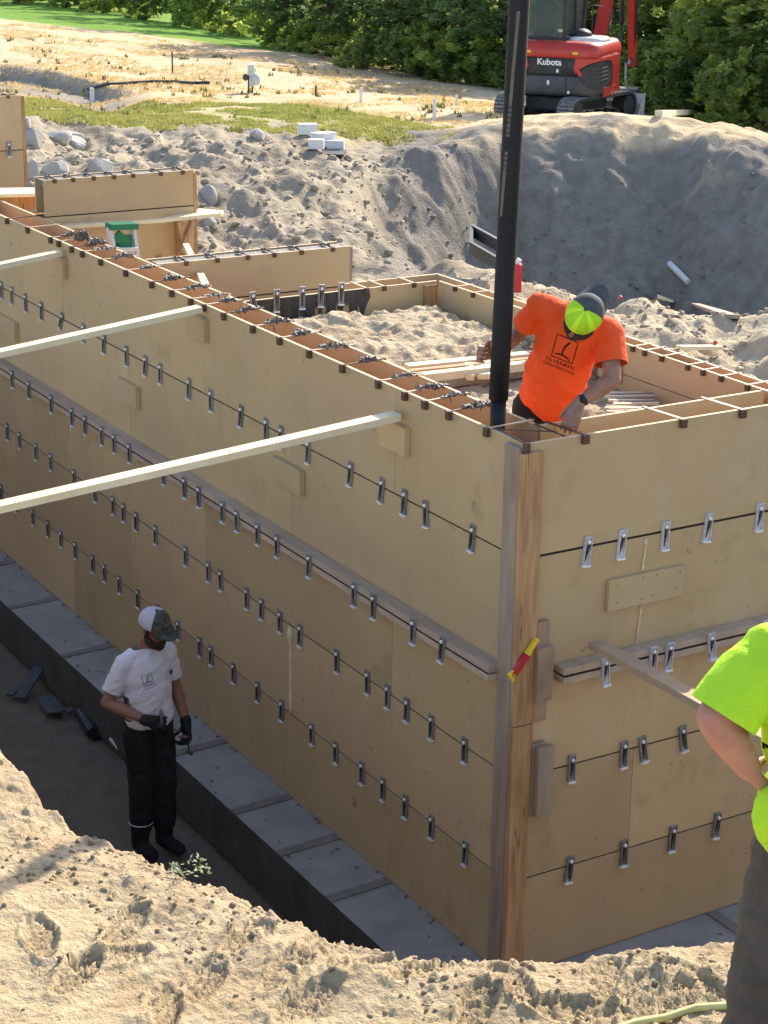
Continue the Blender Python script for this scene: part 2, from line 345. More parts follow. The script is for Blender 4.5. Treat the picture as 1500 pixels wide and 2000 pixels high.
# sand fill inside the box
ix = axis([(.14, 1.86, .014)]); iy = axis([(.14, 3.78, .016)]); X, Y = np.meshgrid(ix, iy, indexing='ij')
e = np.minimum(np.minimum(X-.27, 1.78-X), np.minimum(3.65-Y, 3.4))
Z = 2.74+.17*sst(0, .16, e+.05*fbm(X*5, Y*5, 2, 43))*sst(1.9, 2.7, Y)+.045*fbm(X*4.5, Y*4.5, 3, 41)+.03*ridge(X*6+Y, Y*11, 3, 44)+.012*fbm(X*22, Y*22, 2, 42)
Z = Z-.33*sst(.62, .40, np.hypot((X-.75)*.9, Y-.72))
kk = sst(-.1, .4, fbm(X*3, Y*3, 4, 45))[..., None]; col = np.array([.60, .49, .34])*(1-kk)+np.array([.52, .41, .28])*kk
me = grid_mesh('sand_fill', X, Y, Z, None, col); tag(link('sand_fill', me, SOILN), kind='structure')
# the site beyond: control points (column, row, horizontal distance) or (column, row, -height)
CP = [(1500, 765, -2.88), (1400, 705, -2.9), (1300, 668, -2.9), (1230, 645, -2.86), (1490, 600, -2.66), (1400, 603, -2.62), (1300, 600, -2.62), (1200, 573, -2.6), (1100, 560, -2.6),
      (1030, 528, -2.62), (1500, 680, -2.78), (1600, 690, -2.75), (1600, 600, -2.65), (960, 515, -2.68), (900, 500, -2.66), (860, 515, -2.55), (800, 535, -2.4), (740, 530, -2.2), (960, 560, -2.7),
      (1300, 232, 29.3), (1200, 226, 29), (1120, 238, 29), (1050, 240, 29), (1000, 246, 29), (1380, 285, 28.3), (1500, 335, 27.5), (1440, 300, 28), (950, 258, 28.5),
      (860, 292, 27.3), (780, 318, 26.3), (720, 335, 25.5),
      (1250, 640, 21), (1450, 640, 21), (1000, 560, 20), (1150, 620, 19), (850, 560, 20), (1300, 630, 16.8), (1450, 640, 16.8), (1150, 600, 16.2),
      (690, 300, 27), (600, 285, 27), (450, 264, 27.5), (300, 265, 27.5), (150, 262, 28), (60, 240, 28.5), (760, 285, 28.5), (850, 262, 29.5), (920, 245, 31),
      (450, 350, 24.5), (300, 330, 24.5), (600, 380, 24), (700, 400, 23.5), (450, 470, 21.8), (600, 500, 21.3), (700, 500, 21.3), (300, 430, 22), (100, 330, 24.8), (0, 420, 22), (500, 600, 19), (650, 620, 18), (750, 470, 22.3),
      (100, 215, 34), (500, 215, 34), (800, 232, 32.5), (100, 190, 39), (500, 180, 40.5), (860, 205, 36), (700, 195, 38),
      (0, 120, 48), (250, 140, 46), (500, 130, 47.5), (0, 40, 62), (300, 72, 60), (560, 105, 55), (1000, 190, 43), (800, 155, 49), (0, 8, 85), (300, 45, 73), (-300, 10, 80), (-300, 250, 29),
      (1250, 235, 32), (1100, 240, 32), (1250, 245, 35), (1100, 238, 36), (1450, 262, 36), (1500, 285, 32), (1250, 225, 40), (1450, 240, 40), (1700, 260, 36), (1700, 350, 28), (1700, 600, 24), (1700, 640, 15), (900, 130, 60), (1400, 170, 60), (600, 60, 80), (1400, 90, 90), (1100, 240, 33.5)]
def tdep(px, py): d = ray(px, py); return -d.z/math.hypot(d.x, d.y)
for px_, py_, d_, bot in ((740, 328, 25.9, 440), (800, 312, 26.6, 470), (860, 292, 27.3, 520), (920, 268, 28.2, 540), (980, 240, 29, 570), (1050, 240, 29, 590), (1120, 238, 29, 600), (1200, 226, 29, 600), (1300, 232, 29.3, 600), (1380, 285, 28.3, 610), (1440, 300, 28, 610), (1500, 335, 27.5, 610), (1580, 350, 27.3, 610)):
    for k_ in (.12, .38, .66, 1.):
        y_ = py_+(bot-py_)*k_; CP.append((px_, y_, d_*(.85+tdep(px_, py_))/(.85+tdep(px_, y_))))
def cpt(px, py, d): return at(px, py, 'z', -d) if d < 0 else ath(px, py, d)
P = np.array([tuple(cpt(*c)) for c in CP]); P = np.vstack([P, [[CAM.x+r*math.sin(YAW+a), CAM.y+r*math.cos(YAW+a), zz] for a in (-.6, -.3, 0, .3, .6) for r, zz in ((200, -.5), (500, -2))]])
def uv(x, y):
    dx, dy = x-CAM.x, y-CAM.y; return (np.arctan2(dx, dy)-YAW)*2.6, np.log(np.hypot(dx, dy))
pu, pv = uv(P[:, 0], P[:, 1]); A = np.hypot(pu[:, None]-pu, pv[:, None]-pv); n = len(P)
AA = np.zeros((n+3, n+3)); AA[:n, :n] = A; AA[:n, n] = 1; AA[:n, n+1] = pu; AA[:n, n+2] = pv; AA[n, :n] = 1; AA[n+1, :n] = pu; AA[n+2, :n] = pv
wts = np.linalg.lstsq(AA, np.concatenate([P[:, 2], [0, 0, 0]]), rcond=None)[0]
def hbase(X, Y):
    u, v = uv(X, Y); r = wts[n]+wts[n+1]*u+wts[n+2]*v
    for i in range(n): r = r+wts[i]*np.hypot(u-pu[i], v-pv[i])
    return r
def project(X, Y, Z):
    dx, dy, dz = X-CAM.x, Y-CAM.y, Z-CAM.z
    d = dx*FW.x+dy*FW.y+dz*FW.z
    return 750+F_PX*(dx*RT.x+dy*RT.y+dz*RT.z)/d, 1000-F_PX*(dx*UP.x+dy*UP.y+dz*UP.z)/d
def cutline(px): return np.interp(px, [-400, 0, 90, 200, 260], [118, 122, 132, 163, 178])
def hG(X, Y, full=True):
    Z = hbase(X, Y); D = np.hypot(X-CAM.x, Y-CAM.y); px, py = project(X, Y, Z)
    rough = sst(33, 27, D)*sst(11, 13, D); sl = sst(740, 640, px)*rough
    mound = sst(640, 760, px)*rough
    a_ = -.29*X-.96*Y; b_ = .96*X-.29*Y; wp = fbm(X*.6, Y*.6, 2, 65)
    z = Z+sl*(.24*ridge(b_*.62+wp, a_*.22, 2, 51)+.17*ridge(b_*1.5+1.5*wp, a_*.42, 3, 63)+.12*fbm(X*1.7, Y*1.7, 4, 52)+.05*ridge(b_*4.2+2*wp, a_*1.3, 2, 64)+.04*ridge(X*6, Y*6, 2, 66)-.22)
    z = z+mound*(.28*fbm(b_*.55+3, a_*.5, 4, 53)+.12*ridge(b_*1.1+wp, a_*.8, 3, 54)+.14*fbm(X*1.9, Y*1.9, 4, 67)+.09*np.clip(fbm(X*4, Y*4, 3, 68), 0, 1)-.19)+mound*sst(1100, 900, px)*.12*fbm(X*2, Y*2, 3, 58)
    near = sst(16, 13, D); z = z+near*(.06*fbm(X*2.5, Y*2.5, 4, 55)+.035*ridge(X*3.2, Y*4.6, 3, 56)+.015*fbm(X*14, Y*14, 2, 57))
    z = z+near*.09*np.clip(fbm(X*1.6, Y*1.6, 2, 61), 0, 1)*sst(1400, 1200, px)
    far = sst(29, 34, D); z = z+far*(.10*fbm(X*.25, Y*.25, 3, 59)+.03*fbm(X*2, Y*2, 3, 60))
    # low cut bank at the left edge of the dry field
    q = py-cutline(px); cut = sst(0, 5, q)*sst(75, 20, q)*sst(300, 180, px)*sst(30, 36, D); z = z-.32*cut+cut*.10*fbm(X*1.2, Y*1.2, 3, 62)
    return z, px, py, D
na, nr = 560, 760
az = YAW+np.linspace(-.42, .40, na); rr = np.concatenate([np.exp(np.linspace(math.log(8.8), math.log(17), 230)), np.linspace(17.03, 34, 330), np.exp(np.linspace(math.log(34.2), math.log(90), 170)), np.exp(np.linspace(math.log(95), math.log(900), 30))])
AZ, RR = np.meshgrid(az, rr, indexing='ij'); X = CAM.x+RR*np.sin(AZ); Y = CAM.y+RR*np.cos(AZ)
Z, px, py, D = hG(X, Y)
ei = np.minimum(np.abs(X-1.88), 9); 
# trench gap beside the east wall
gap = sst(.22, .03, X-1.92)*(X > 1.86)*(Y < 3.9)*(Y > -.2); gap2 = sst(.25, .03, Y-3.86)*(Y > 3.8)*(X < 2.05)
Z = Z-.32*np.clip(gap+gap2, 0, 1)
# behind the box and next to the step walls keep the ground low (it is an open basement there)
bas = (X < 2.3)*(Y < 15)*sst(3.7, 3.9, Y); Z = np.where(X < 1.0+.06*Y, np.minimum(Z, 2.25), Z)
soil = np.array([.45, .38, .285]); soil2 = np.array([.27, .22, .165]); sandc = np.array([.54, .45, .325]); dry = np.array([.74, .56, .36]); dry2 = np.array([.62, .44, .26])
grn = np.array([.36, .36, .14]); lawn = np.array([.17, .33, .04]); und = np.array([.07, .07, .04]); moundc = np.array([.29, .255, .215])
def L(a, b, k): return a*(1-k[..., None])+b*k[..., None]
nz = fbm(X*1.1, Y*1.1, 4, 71); nf = fbm(X*.5, Y*.5, 4, 72)
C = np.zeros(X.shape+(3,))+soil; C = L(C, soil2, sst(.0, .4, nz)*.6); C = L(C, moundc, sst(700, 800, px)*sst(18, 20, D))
C = L(C, sandc, sst(17, 15, D))
fk = sst(30, 31.5, D+3*nz*.8+(px-400)*.002); dd = L(np.zeros(X.shape+(3,))+dry, dry2, sst(-.05, .35, fbm(X*.9, Y*.45, 4, 73))*.75); C = L(C, dd, fk)
gt = np.interp(px, [0, 40, 300, 600, 860, 900], [196, 196, 200, 207, 240, 250]); gk = sst(-8, 8, py-gt+26*nz)*sst(60, 200, px*0+200)*fk*sst(880, 640, px)*(.55+.45*sst(-.3, .2, nf)); C = L(C, grn, gk)
lt = np.interp(px, [-400, 0, 200, 400, 560, 620], [20, 34, 60, 84, 104, 100]); lk = sst(3, -3, py-lt+4*nz)*sst(45, 50, D)*sst(640, 560, px); C = L(C, lawn, lk)
q = py-cutline(px); ck = sst(-1, 4, q)*sst(74, 50, q+10*nz)*sst(300, 190, px)*sst(30, 36, D); C = L(C, np.array([.36, .31, .25]), ck)
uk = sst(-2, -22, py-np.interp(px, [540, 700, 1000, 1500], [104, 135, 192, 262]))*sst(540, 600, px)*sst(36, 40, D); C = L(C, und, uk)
Xc = (X[:-1, :-1]+X[1:, 1:])/2; Yc = (Y[:-1, :-1]+Y[1:, 1:])/2
keep = ((Xc > 1.84) | (Yc > 3.8)) & ((Xc > .16) | (Yc > 13.9)) & ((Yc > .16))
me = grid_mesh('ground', X, Y, Z, keep, C); tag(link('ground', me, SOIL), kind='structure')
def gz(x, y):
    z = hG(np.array([[x]], dtype=float), np.array([[y]], dtype=float))[0][0, 0]; return float(z)
def gfind(px, py, d0=9., d1=90.):            # first ground hit along a pixel ray
    ds = np.linspace(d0, d1, 500); pts = np.array([tuple(ath(px, py, d)) for d in ds]); zz = hG(pts[:, :1], pts[:, 1:2])[0][:, 0]
    k = np.argmax(zz >= pts[:, 2]); return Vector((pts[k, 0], pts[k, 1], zz[k]))

# ------------------------------------------------------------------ formwork
H = 3.05; ZS = [3.05, 2.4389, 1.7775, 1.2045, .5894, 0.0]; TH = .019; G = .0052
# clip prototype (outward = -Y)
bm = NB()
bx(bm, -.022, .022, -.004, 0, -.088, .052); bx(bm, -.020, -.015, -.014, -.004, -.088, .052); bx(bm, .015, .020, -.014, -.004, -.088, .052)
bx(bm, -.022, .022, -.020, -.001, -.099, -.089, 1)
bx(bm, -.022, .022, -.016, -.001, .0525, .058, 0)
ell(bm, (0, -.013, .030), (.010, .011, .012), seg=8, mi=1)
bmesh.ops.recalc_face_normals(bm, faces=bm.faces)
clip_me = bpy.data.meshes.new('wedge_clip'); bm.to_mesh(clip_me); bm.free(); clip_me.materials.append(GALV); clip_me.materials.append(GALVB); clip_lt = clip_me.copy(); clip_lt.name = 'wedge_clip_sky_sheen'; clip_lt.materials[0] = GALVL
bm = NB(); beam(bm, (.003, -.010, .024), (-.004, -.012, -.074), .013, .007, (0, 1, 0), 0, .45); beam(bm, (.003, -.013, .018), (-.001, -.015, -.03), .006, .006, (0, 1, 0), 0, .8)
wedge_me = bpy.data.meshes.new('wedge'); bm.to_mesh(wedge_me); bm.free(); wedge_me.materials.append(STEELD)
def add_clip(root, loc, side, tilt=0, dark=0):  # dark selects the clip copy with sky reflection in its colour
    g = ORG[root.name]; c = share('wedge_clip', clip_lt if dark else clip_me, root, Vector(loc)-g, (0, tilt, -math.pi/2 if side == 'L' else 0))
    if side == 'L': c.rotation_euler = (Matrix.Rotation(-math.pi/2, 4, 'Z') @ Matrix.Rotation(tilt, 4, 'Y')).to_euler()
    share('wedge', wedge_me, c, (0, 0, 0), (0, random.uniform(.05, .28) if dark else random.uniform(-.12, .12), 0)); return c
def panel(root, x0, x1, y0, y1, z0, z1, m=None, name='panel'):
    bm = NB(); bx(bm, x0, x1, y0, y1, z0, z1)
    for f in bm.faces:
        n_ = f.normal; f.normal_update()
        thin = min(x1-x0, y1-y0)
        if abs(f.normal.z) > .5: f.material_index = 1
    return obj(name, bm, [m or PANEL, EDGE], root)
LW = thing('left_formwork_wall', 'long tan plywood concrete form wall running from the corner post to the upper left', 'formwork wall', (0, 3, 0))
LEN = 13.0
for r in range(5):
    z1, z0 = ZS[r], ZS[r+1]; st = 1.25 if r % 2 == 0 else 0.0
    ys = sorted({0.0, LEN, *[st+2.49*k for k in range(0, 7) if 0.1 < st+2.49*k < LEN]})
    for a, b in zip(ys, ys[1:]):
        pb = .0015*random.random()
        panel(LW, -pb, TH, a+.0015, b-.0015, z0+(G if r < 4 else .004), z1-(G if r else 0))
    # inner forms, only the upper rows can be seen
    if r < 1:
        iy0 = [.27, 1.25, 3.64]
        for a, b in zip(iy0, iy0[1:]): panel(LW, .25, .25+TH, a+.0015, b-.0015, z0+G, z1, PANEL2)
        iy0 = [3.68, 6.2, 8.7, 11.2, LEN]
        for a, b in zip(iy0, iy0[1:]): panel(LW, .25, .25+TH, a+.0015, b-.0015, z0+G, z1, PANEL2)
for r in range(1, 5):
    bm = NB(); bx(bm, .004, .015, .02, LEN, ZS[r]-G-.001, ZS[r]+G+.001); obj('seam_strip', bm, GAP, LW)
bm = NB(); bx(bm, .0215, .0235, .03, LEN, 0.02, 2.3); obj('cavity_light_block', bm, PANEL2, LW)      # unseen sheet added behind the outer forms to keep the cavity dark
SEAMS = {1: [5, 25, 52, 83, 122, 165, 205, 249, 286, 315, 371, 414, 473, 522, 551, 604, 687, 748, 792, 834, 925],
         2: [15, 46, 79, 123, 164, 190, 223, 247, 277, 345, 386, 414, 461, 489, 530, 568, 631, 720, 758, 836, 893],
         3: [-20, 16, 40, 72, 101, 147, 188, 223, 243, 268, 306, 365, 409, 433, 484, 513, 549, 588, 660, 720, 759, 797, 845, 910],
         4: [4, 33, 66, 95, 121, 149, 183, 206, 235, 271, 310, 350, 392, 414, 458, 505, 552, 611, 658, 709, 750, 794, 845, 911]}
for s, xs in SEAMS.items():
    for p in xs:
        y = line_y(p, ZS[s]); tl = random.uniform(-.03, .03)
        if s == 1: tl = random.uniform(.0, .16) if p not in (122,) else .5
        if p in (748, 473): tl = .16
        if p == 834: tl = -.08
        if s == 2 and p == 893: tl = .12
        add_clip(LW, (-.092 if s == 2 else -.002, y, ZS[s]), 'L', tl)
# rails (walers) on seam 2
yr = [.13, 3.0, 5.95, 9.2, LEN]
for zz in (ZS[2]+.024, ZS[2]-.024):
    for a, b in zip(yr, yr[1:]):
        bm = NB(); o = random.uniform(-.3, .3) if a > 1 else 0; bx(bm, -.09, -.003, a+o*0+.002, b-.002, zz-.019, zz+.019, bev=.002); obj('rail', bm, WOODR, LW)
bm = NB(); bx(bm, -.091, -.088, .14, LEN, ZS[2]-.003, ZS[2]+.003); bx(bm, -.012, -.002, .136, .16, ZS[2]-.003, ZS[2]+.003); obj('tie_strap', bm, GAP, LW)
# cleats under the braces
for (a, b) in (((745, 822), (795, 880)), ((535, 890), (590, 965)), ((232, 742), (270, 790)), ((368, 605), (403, 670)), ((95, 497), (127, 536)), ((-20, 605), (33, 660))):
    p, q_ = at(*a, 'x', -.02), at(*b, 'x', -.02); bm = NB(); bx(bm, -.04, -.002, q_.y, p.y, (p.z+q_.z)/2-.085, (p.z+q_.z)/2+.075, bev=.002); obj('cleat', bm, PANEL, LW)
# foam beads
def foam(root, p, q_, r, out, name='foam_bead'):
    bm = NB(); p = Vector(p); q_ = Vector(q_); n_ = 14; pts = []; rad = []
    for i in range(n_+1):
        t = i/n_; pts.append(p.lerp(q_, t)+Vector(out)*.004+Vector((random.uniform(-.002, .002), random.uniform(-.003, .003), 0))); rad.append(r*random.uniform(.6, 1.15)*(1.7 if i in (1, 2) else 1))
    tube(bm, pts, rad, 8); obj(name, bm, FOAM, root, smooth=True)
foam(LW, (0, 2.49, 1.20), (0, 2.49, .60), .015, (-1, 0, 0)); foam(LW, (0, 6.23, 1.73), (0, 6.23, 1.22), .005, (-1, 0, 0)); foam(LW, (0, 4.98, 1.19), (0, 4.98, .61), .005, (-1, 0, 0))
# ties across the top
lump_mes = []
for k in range(5):
    bm = NB(); random.seed(50+k)
    for j in range(34):
        xx = random.uniform(-.085, .085); c = Vector((xx, random.gauss(0, .011), random.uniform(-.004, .024*(1-(xx/.1)**2)))); r = random.uniform(.008, .016)
        g = bmesh.ops.create_icosphere(bm, subdivisions=1, radius=r, matrix=Matrix.Translation(c))
        for v in g['verts']: v.co += Vector((random.uniform(-1, 1), random.uniform(-1, 1), random.uniform(-1, 1)))*r*.35
    if k % 2: beam(bm, (random.uniform(-.05, .05), 0, .01), (random.uniform(-.02, .02), .004, -.03-.03*random.random()), .006, .005)
    m_ = bpy.data.meshes.new('concrete_clump'); bm.to_mesh(m_); bm.free(); m_.materials.append(WETC); lump_mes.append(m_)
random.seed(11)
tie_px = [17, 57, 102, 118, 143, 164, 200, 249, 300, 339, 376, 402, 441, 498, 550, 608, 673, 743, 795, 834, 881, 955]
for i, p in enumerate(tie_px):
    y = line_y(p, 3.03); bm = NB(); sk_ = random.uniform(-.02, .02)
    beam(bm, (-.012, y, H+.003), (.29, y+.03+sk_, H+.003), .014, .005); obj('form_tie', bm, TIEW if i % 4 else RUST, LW)
    bm = NB(); bx(bm, -.030, -.003, y-.017, y+.017, H-.042, H+.008, bev=.003); bx(bm, .27, .29, y+.02, y+.045, H-.03, H+.006); obj('tie_bracket', bm, RUST, LW)
    if 1 < i < 21:
        c = share('concrete_clump', random.choice(lump_mes), LW, Vector((.17+random.uniform(-.02, .02), y+.02, H+.004))-ORG[LW.name], (0, 0, random.choice((0, math.pi))+random.uniform(-.15, .15)), (.95, random.uniform(.8, 1.2), random.uniform(.6, 1.1)*(2.2 if p in (143, 118) else 1)))
# corner posts of the left wall
bm = NB(); bx(bm, -.038, -.002, .001, .135, .0, 3.03, bev=.006); obj('corner_post', bm, WOODG, LW)

RW = thing('front_formwork_wall', 'tan plywood concrete form wall to the right of the corner post, behind the lime shirt', 'formwork wall', (1, 0, 0))
LR = 4.4
for r in range(5):
    z1, z0 = ZS[r], ZS[r+1]; xs = [0.0, .80, 3.29, LR] if r == 3 else [0.0, 2.44, LR]
    for a, b in zip(xs, xs[1:]): panel(RW, a+.0015+(TH if a == 0 else 0), b-.0015, 0-.001*random.random(), TH, z0+(G*(1.8 if r == 0 else 1) if r < 4 else .004), z1-(G if r else 0))
    if r < 1: panel(RW, .27, 1.779, .25, .25+TH, z0+G, z1, PANEL); panel(RW, 1.94, LR, .25, .25+TH, z0+G, z1, PANEL)
for r in range(1, 5):
    bm = NB(); bx(bm, .02, LR, .004, .015, ZS[r]-G-.001, ZS[r]+G*(1.8 if r == 1 else 1)+.001); obj('seam_strip', bm, GAP, RW)
bm = NB(); bx(bm, .03, LR, .0215, .0235, .02, 2.3); obj('cavity_light_block', bm, PANEL2, RW)  # unseen sheet added to darken the front wall's cavity
for s, xs in {1: [(1146, .10), (1213, .06), (1298, 0), (1382, .10), (1482, .02)], 2: [(1161, -.09), (1254, -.02), (1285, .05), (1367, -.16), (1473, 0)], 3: [(1115, 0), (1217, 0), (1254, -.18), (1332, -.16), (1440, 0)], 4: [(1111, .10), (1217, 0), (1312, .05), (1399, .08), (1490, 0)]}.items():
    for p, tl in xs:
        c = add_clip(RW, (line_x(p, ZS[s]), -.092 if s == 2 else -.002, ZS[s]), 'R', tl, s < 3); c.scale = (1.12, 1.1, 1.05)
for zz in (ZS[2]+.026, ZS[2]-.026):
    bm = NB(); bx(bm, .235, LR, -.09, -.003, zz-.019, zz+.019, bev=.002); obj('rail', bm, WOODR, RW)
bm = NB(); bx(bm, .24, LR, -.088, -.03, ZS[2]-.004, ZS[2]+.004); obj('tie_strap', bm, GAP, RW)
bm = NB(); bx(bm, -.038, .088, -.040, -.002, 1.53, 3.01, bev=.003); obj('corner_post', bm, WOODO, RW)
bm = NB(); bx(bm, -.038, .088, -.040, -.002, .0, 1.524, bev=.003); obj('corner_post', bm, WOODO, RW)
for (x0, x1, y0, y1, z0, z1, m_) in ((.089, .170, -.040, -.002, 1.53, 2.09, WOODB), (.075, .175, -.080, -.041, 1.66, 1.96, WOODB), (.092, .180, -.040, -.002, .98, 1.40, WOODG), (.105, .205, -.080, -.041, .99, 1.39, WOODG)):
    bm = NB(); bx(bm, x0, x1, y0, y1, z0, z1, bev=.004); obj('block', bm, m_, RW)
bm = NB(); bx(bm, .55, 1.055, -.028, -.002, 2.06, 2.235, bev=.002)
cl = obj('cleat', bm, PANEL, RW)
bm = NB()
for k, (a, b) in enumerate(((.60, 2.10), (.60, 2.20), (.77, 2.09), (.77, 2.21), (.84, 2.10), (.86, 2.21), (1.0, 2.11), (1.02, 2.2))): bx(bm, a, a+.006, -.030, -.0281, b, b+.006)
obj('nail_heads', bm, STEELD, cl)
foam(RW, (.80, 0, 2.425), (.78, -.004, 2.25), .007, (0, -1, 0)); foam(RW, (.79, 0, 2.05), (.77, -.004, 1.83), .006, (0, -1, 0))
def rtie(px, m_=TIEW, py=None):
    x = line_x(px, 3.03); bm = NB(); beam(bm, (x, -.012, H+.003), (x-.03, .29, H+.003), .020, .005); obj('form_tie', bm, m_, RW)
    bm = NB(); bx(bm, x-.02, x+.02, -.030, -.003, H-.042, H+.006, bev=.003); bx(bm, x-.04, x-.02, .27, .285, H-.03, H+.005); obj('tie_bracket', bm, RUST, RW)
for p, m_ in ((1140, RUST), (1331, TIEW), (1447, TIEW), (1560, TIEW)): rtie(p, m_)
bm = NB(); bx(bm, -.022, .012, -.03, -.002, 3.006, H+.012, bev=.003); beam(bm, (0, .0, H+.004), (.03, .30, H+.004), .012, .005); beam(bm, (.0, .30, H+.006), (.26, .10, H+.006), .010, .005); obj('tie_bracket', bm, RUST, RW)
bm = NB(); beam(bm, (.25, .02, H+.004), (.25, .28, H+.004), .014, .005); obj('form_tie', bm, RUST, RW)

def cross_wall(name, label, y0, x0, x1, z0, z1, rows, loc, joints=(), th=.2, endm=WOODO):
    t = thing(name, label, 'formwork wall', loc)
    zz = [z1]+rows+[z0]
    for a, b in zip(zz, zz[1:]):
        js = [x0]+[j for j in joints if x0 < j < x1]+[x1]
        for c, d in zip(js, js[1:]): panel(t, c+.001, d-.001, y0, y0+TH, b+G, a-G*(a != z1))
        panel(t, x0 if name != 'back_formwork_wall' else 1.10, x1+(.145 if name == 'back_formwork_wall' else 0), y0+th, y0+th+TH, b+G, a-G*(a != z1))
    for z in rows: bm = NB(); bx(bm, x0, x1, y0+.004, y0+.015, z-G-.001, z+G+.001); obj('seam_strip', bm, GAP, t)
    return t
def ledge_ties(t, pts, y0, z, th=.2, lumps=True, m_=TIEW):
    for x in pts:
        bm = NB(); beam(bm, (x, y0-.012, z+.003), (x+.01, y0+th+.03, z+.003), .014, .005); obj('form_tie', bm, m_, t)
        bm = NB(); bx(bm, x-.013, x+.013, y0-.022, y0-.002, z-.028, z+.006); obj('tie_bracket', bm, RUST, t)
        if lumps: share('concrete_clump', random.choice(lump_mes), t, Vector((x, y0+.1, z+.004))-ORG[t.name], (0, 0, 1.6), (.8, .6, .5))
# back wall of the box: low part on the right, one row higher towards the left wall
BWL = cross_wall('back_formwork_wall', 'low tan form wall closing the back of the small sand-filled box, with dark concrete runs at its left', 3.65, .27, 1.775, 2.74, 3.05, [], (1, 3.7, 2.7), joints=(1.07,))
bm = NB(); bx(bm, 1.66, 1.76, 3.625, 3.649, 2.76, 3.03, bev=.002); obj('corner_board', bm, WOODO, BWL)
bm = NB(); bx(bm, .275, 1.77, 3.60, 3.648, 2.70, 2.755); obj('sill_board', bm, WOODG, BWL)
ledge_ties(BWL, [1.2, 1.34, 1.58], 3.65, 3.05, lumps=False)
bm = NB(); random.seed(5)
x = .29
while x < 1.13:
    wdt = random.uniform(.015, .06); ln = random.choice((.27, .22, .16, .10)) if x > .7 else random.choice((.28, .27, .25, .14))
    pts = [(x, 3.048), (x+wdt, 3.048), (x+wdt*.95, 3.048-ln*.6), (x+wdt*.7, 3.048-ln), (x+wdt*.3, 3.048-ln*.97), (x+.002, 3.048-ln*.5)]
    prism(bm, pts, lambda u, v, d: Vector((u, d, v)), 3.6496, 3.6440-random.random()*.003); x += wdt*random.uniform(.92, 1.12)
prism(bm, [(.29, 3.049), (1.22, 3.049), (1.235, 2.99), (1.20, 2.93), (1.17, 2.84), (1.14, 2.95), (1.10, 2.80), (1.07, 2.96), (.98, 2.98), (.80, 2.97), (.60, 2.99), (.40, 2.96), (.29, 2.97)], lambda u, v, d: Vector((u, d, v)), 3.6498, 3.6440)
obj('concrete_run', bm, STAIN, BWL)
for p in (492, 538, 588, 625, 664): 
    q_ = at(p, 575, 'y', 3.65); add_clip(BWL, (q_.x, 3.64, 3.055), 'R', random.uniform(-.1, .1))
W2 = cross_wall('rear_formwork_wall', 'tan form wall with a lumpy top rising directly behind the row of clips on the low back wall', 5.05, .272, 1.87, 2.3, 3.055, [2.75], (1, 5, 2.3))
bm = NB(); bx(bm, 1.872, 1.90, 5.06, 5.26, 2.3, 3.045); obj('end_board', bm, WOODG, W2); ledge_ties(W2, [.50, .75, 1.0, 1.22, 1.45, 1.72], 5.05, 3.055, m_=RUST)
bm = NB(); bx(bm, .30, 1.86, 5.08, 5.23, 3.00, 3.045); obj('wet_concrete', bm, WETC, W2)
# east wall of the box
EW = thing('side_formwork_wall', 'narrow tan form wall with pale cross ties on the right side of the sand-filled box, behind the orange shirt', 'formwork wall', (1.8, 2, 2.7))
for a, b in ((.272, 1.72), (1.72, 3.64)):
    panel(EW, 1.78, 1.78+TH, a+.001, b-.001, 2.86, 3.05); panel(EW, 1.78, 1.78+TH, a+.3, b-.001, 2.55, 2.853)
    panel(EW, 1.90, 1.90+TH, a+.001, b+.205 if b > 3 else b-.001, 2.55, 3.05, PANEL2 if a < 1 else PANEL)
bm = NB(); bx(bm, 1.755, 1.779, 1.52, 1.74, 2.80, 2.96, bev=.002); obj('cleat', bm, PANEL, EW)
bm = NB(); bx(bm, 1.74, 1.779, .30, 3.60, 2.69, 2.745); obj('sill_board', bm, WOODG, EW)
for p in ((1231, 678), (1253, 686), (1289, 697), (1340, 714), (1370, 724), (1404, 736), (1458, 753), (885, 561), (918, 573), (1150, 650)):
    q_ = at(*p, 'z', H); bm = NB(); beam(bm, (1.77, q_.y, H+.003), (1.925, q_.y+.01, H+.003), .013, .005); obj('form_tie', bm, TIEW, EW)
    bm = NB(); bx(bm, 1.757, 1.777, q_.y-.012, q_.y+.012, H-.03, H+.005); obj('tie_bracket', bm, RUST, EW)
# farther stepped walls
W3 = cross_wall('middle_formwork_wall', 'tan form wall with a planked walkway, X brace and green ladder in front of it', 7.25, .27, 1.60, 2.0, 3.36, [3.06, 2.55], (1, 7.3, 2))
bm = NB(); bx(bm, 1.602, 1.63, 7.25, 7.47, 2.0, 3.34); obj('end_board', bm, WOODO, W3)
ledge_ties(W3, [.36, .52, .7, .88, 1.05, 1.3, 1.5], 7.25, 3.36, m_=RUST)
bm = NB(); bx(bm, .28, 1.59, 7.27, 7.44, 3.30, 3.35); obj('wet_concrete', bm, WETC, W3)
for p, q2 in ((310, 513), (368, 515)): q_ = at(p, q2, 'y', 7.25); add_clip(W3, (q_.x, 7.24, q_.z), 'R', 0)
W4 = cross_wall('far_formwork_wall', 'farthest tall tan form wall at the left edge with one metal clip on its seam', 13.1, .9, 2.25, 2.0, 3.38, [2.78], (2, 13, 2))
bm = NB(); bx(bm, 2.252, 2.29, 13.1, 13.32, 2.0, 3.37); obj('end_board', bm, WOODO, W4); ledge_ties(W4, [1.6, 1.9, 2.1], 13.1, 3.38, m_=RUST)
q_ = at(17, 288, 'y', 13.1); add_clip(W4, (q_.x, 13.09, q_.z), 'R', 0).scale = (1.2, 1, 1.1)

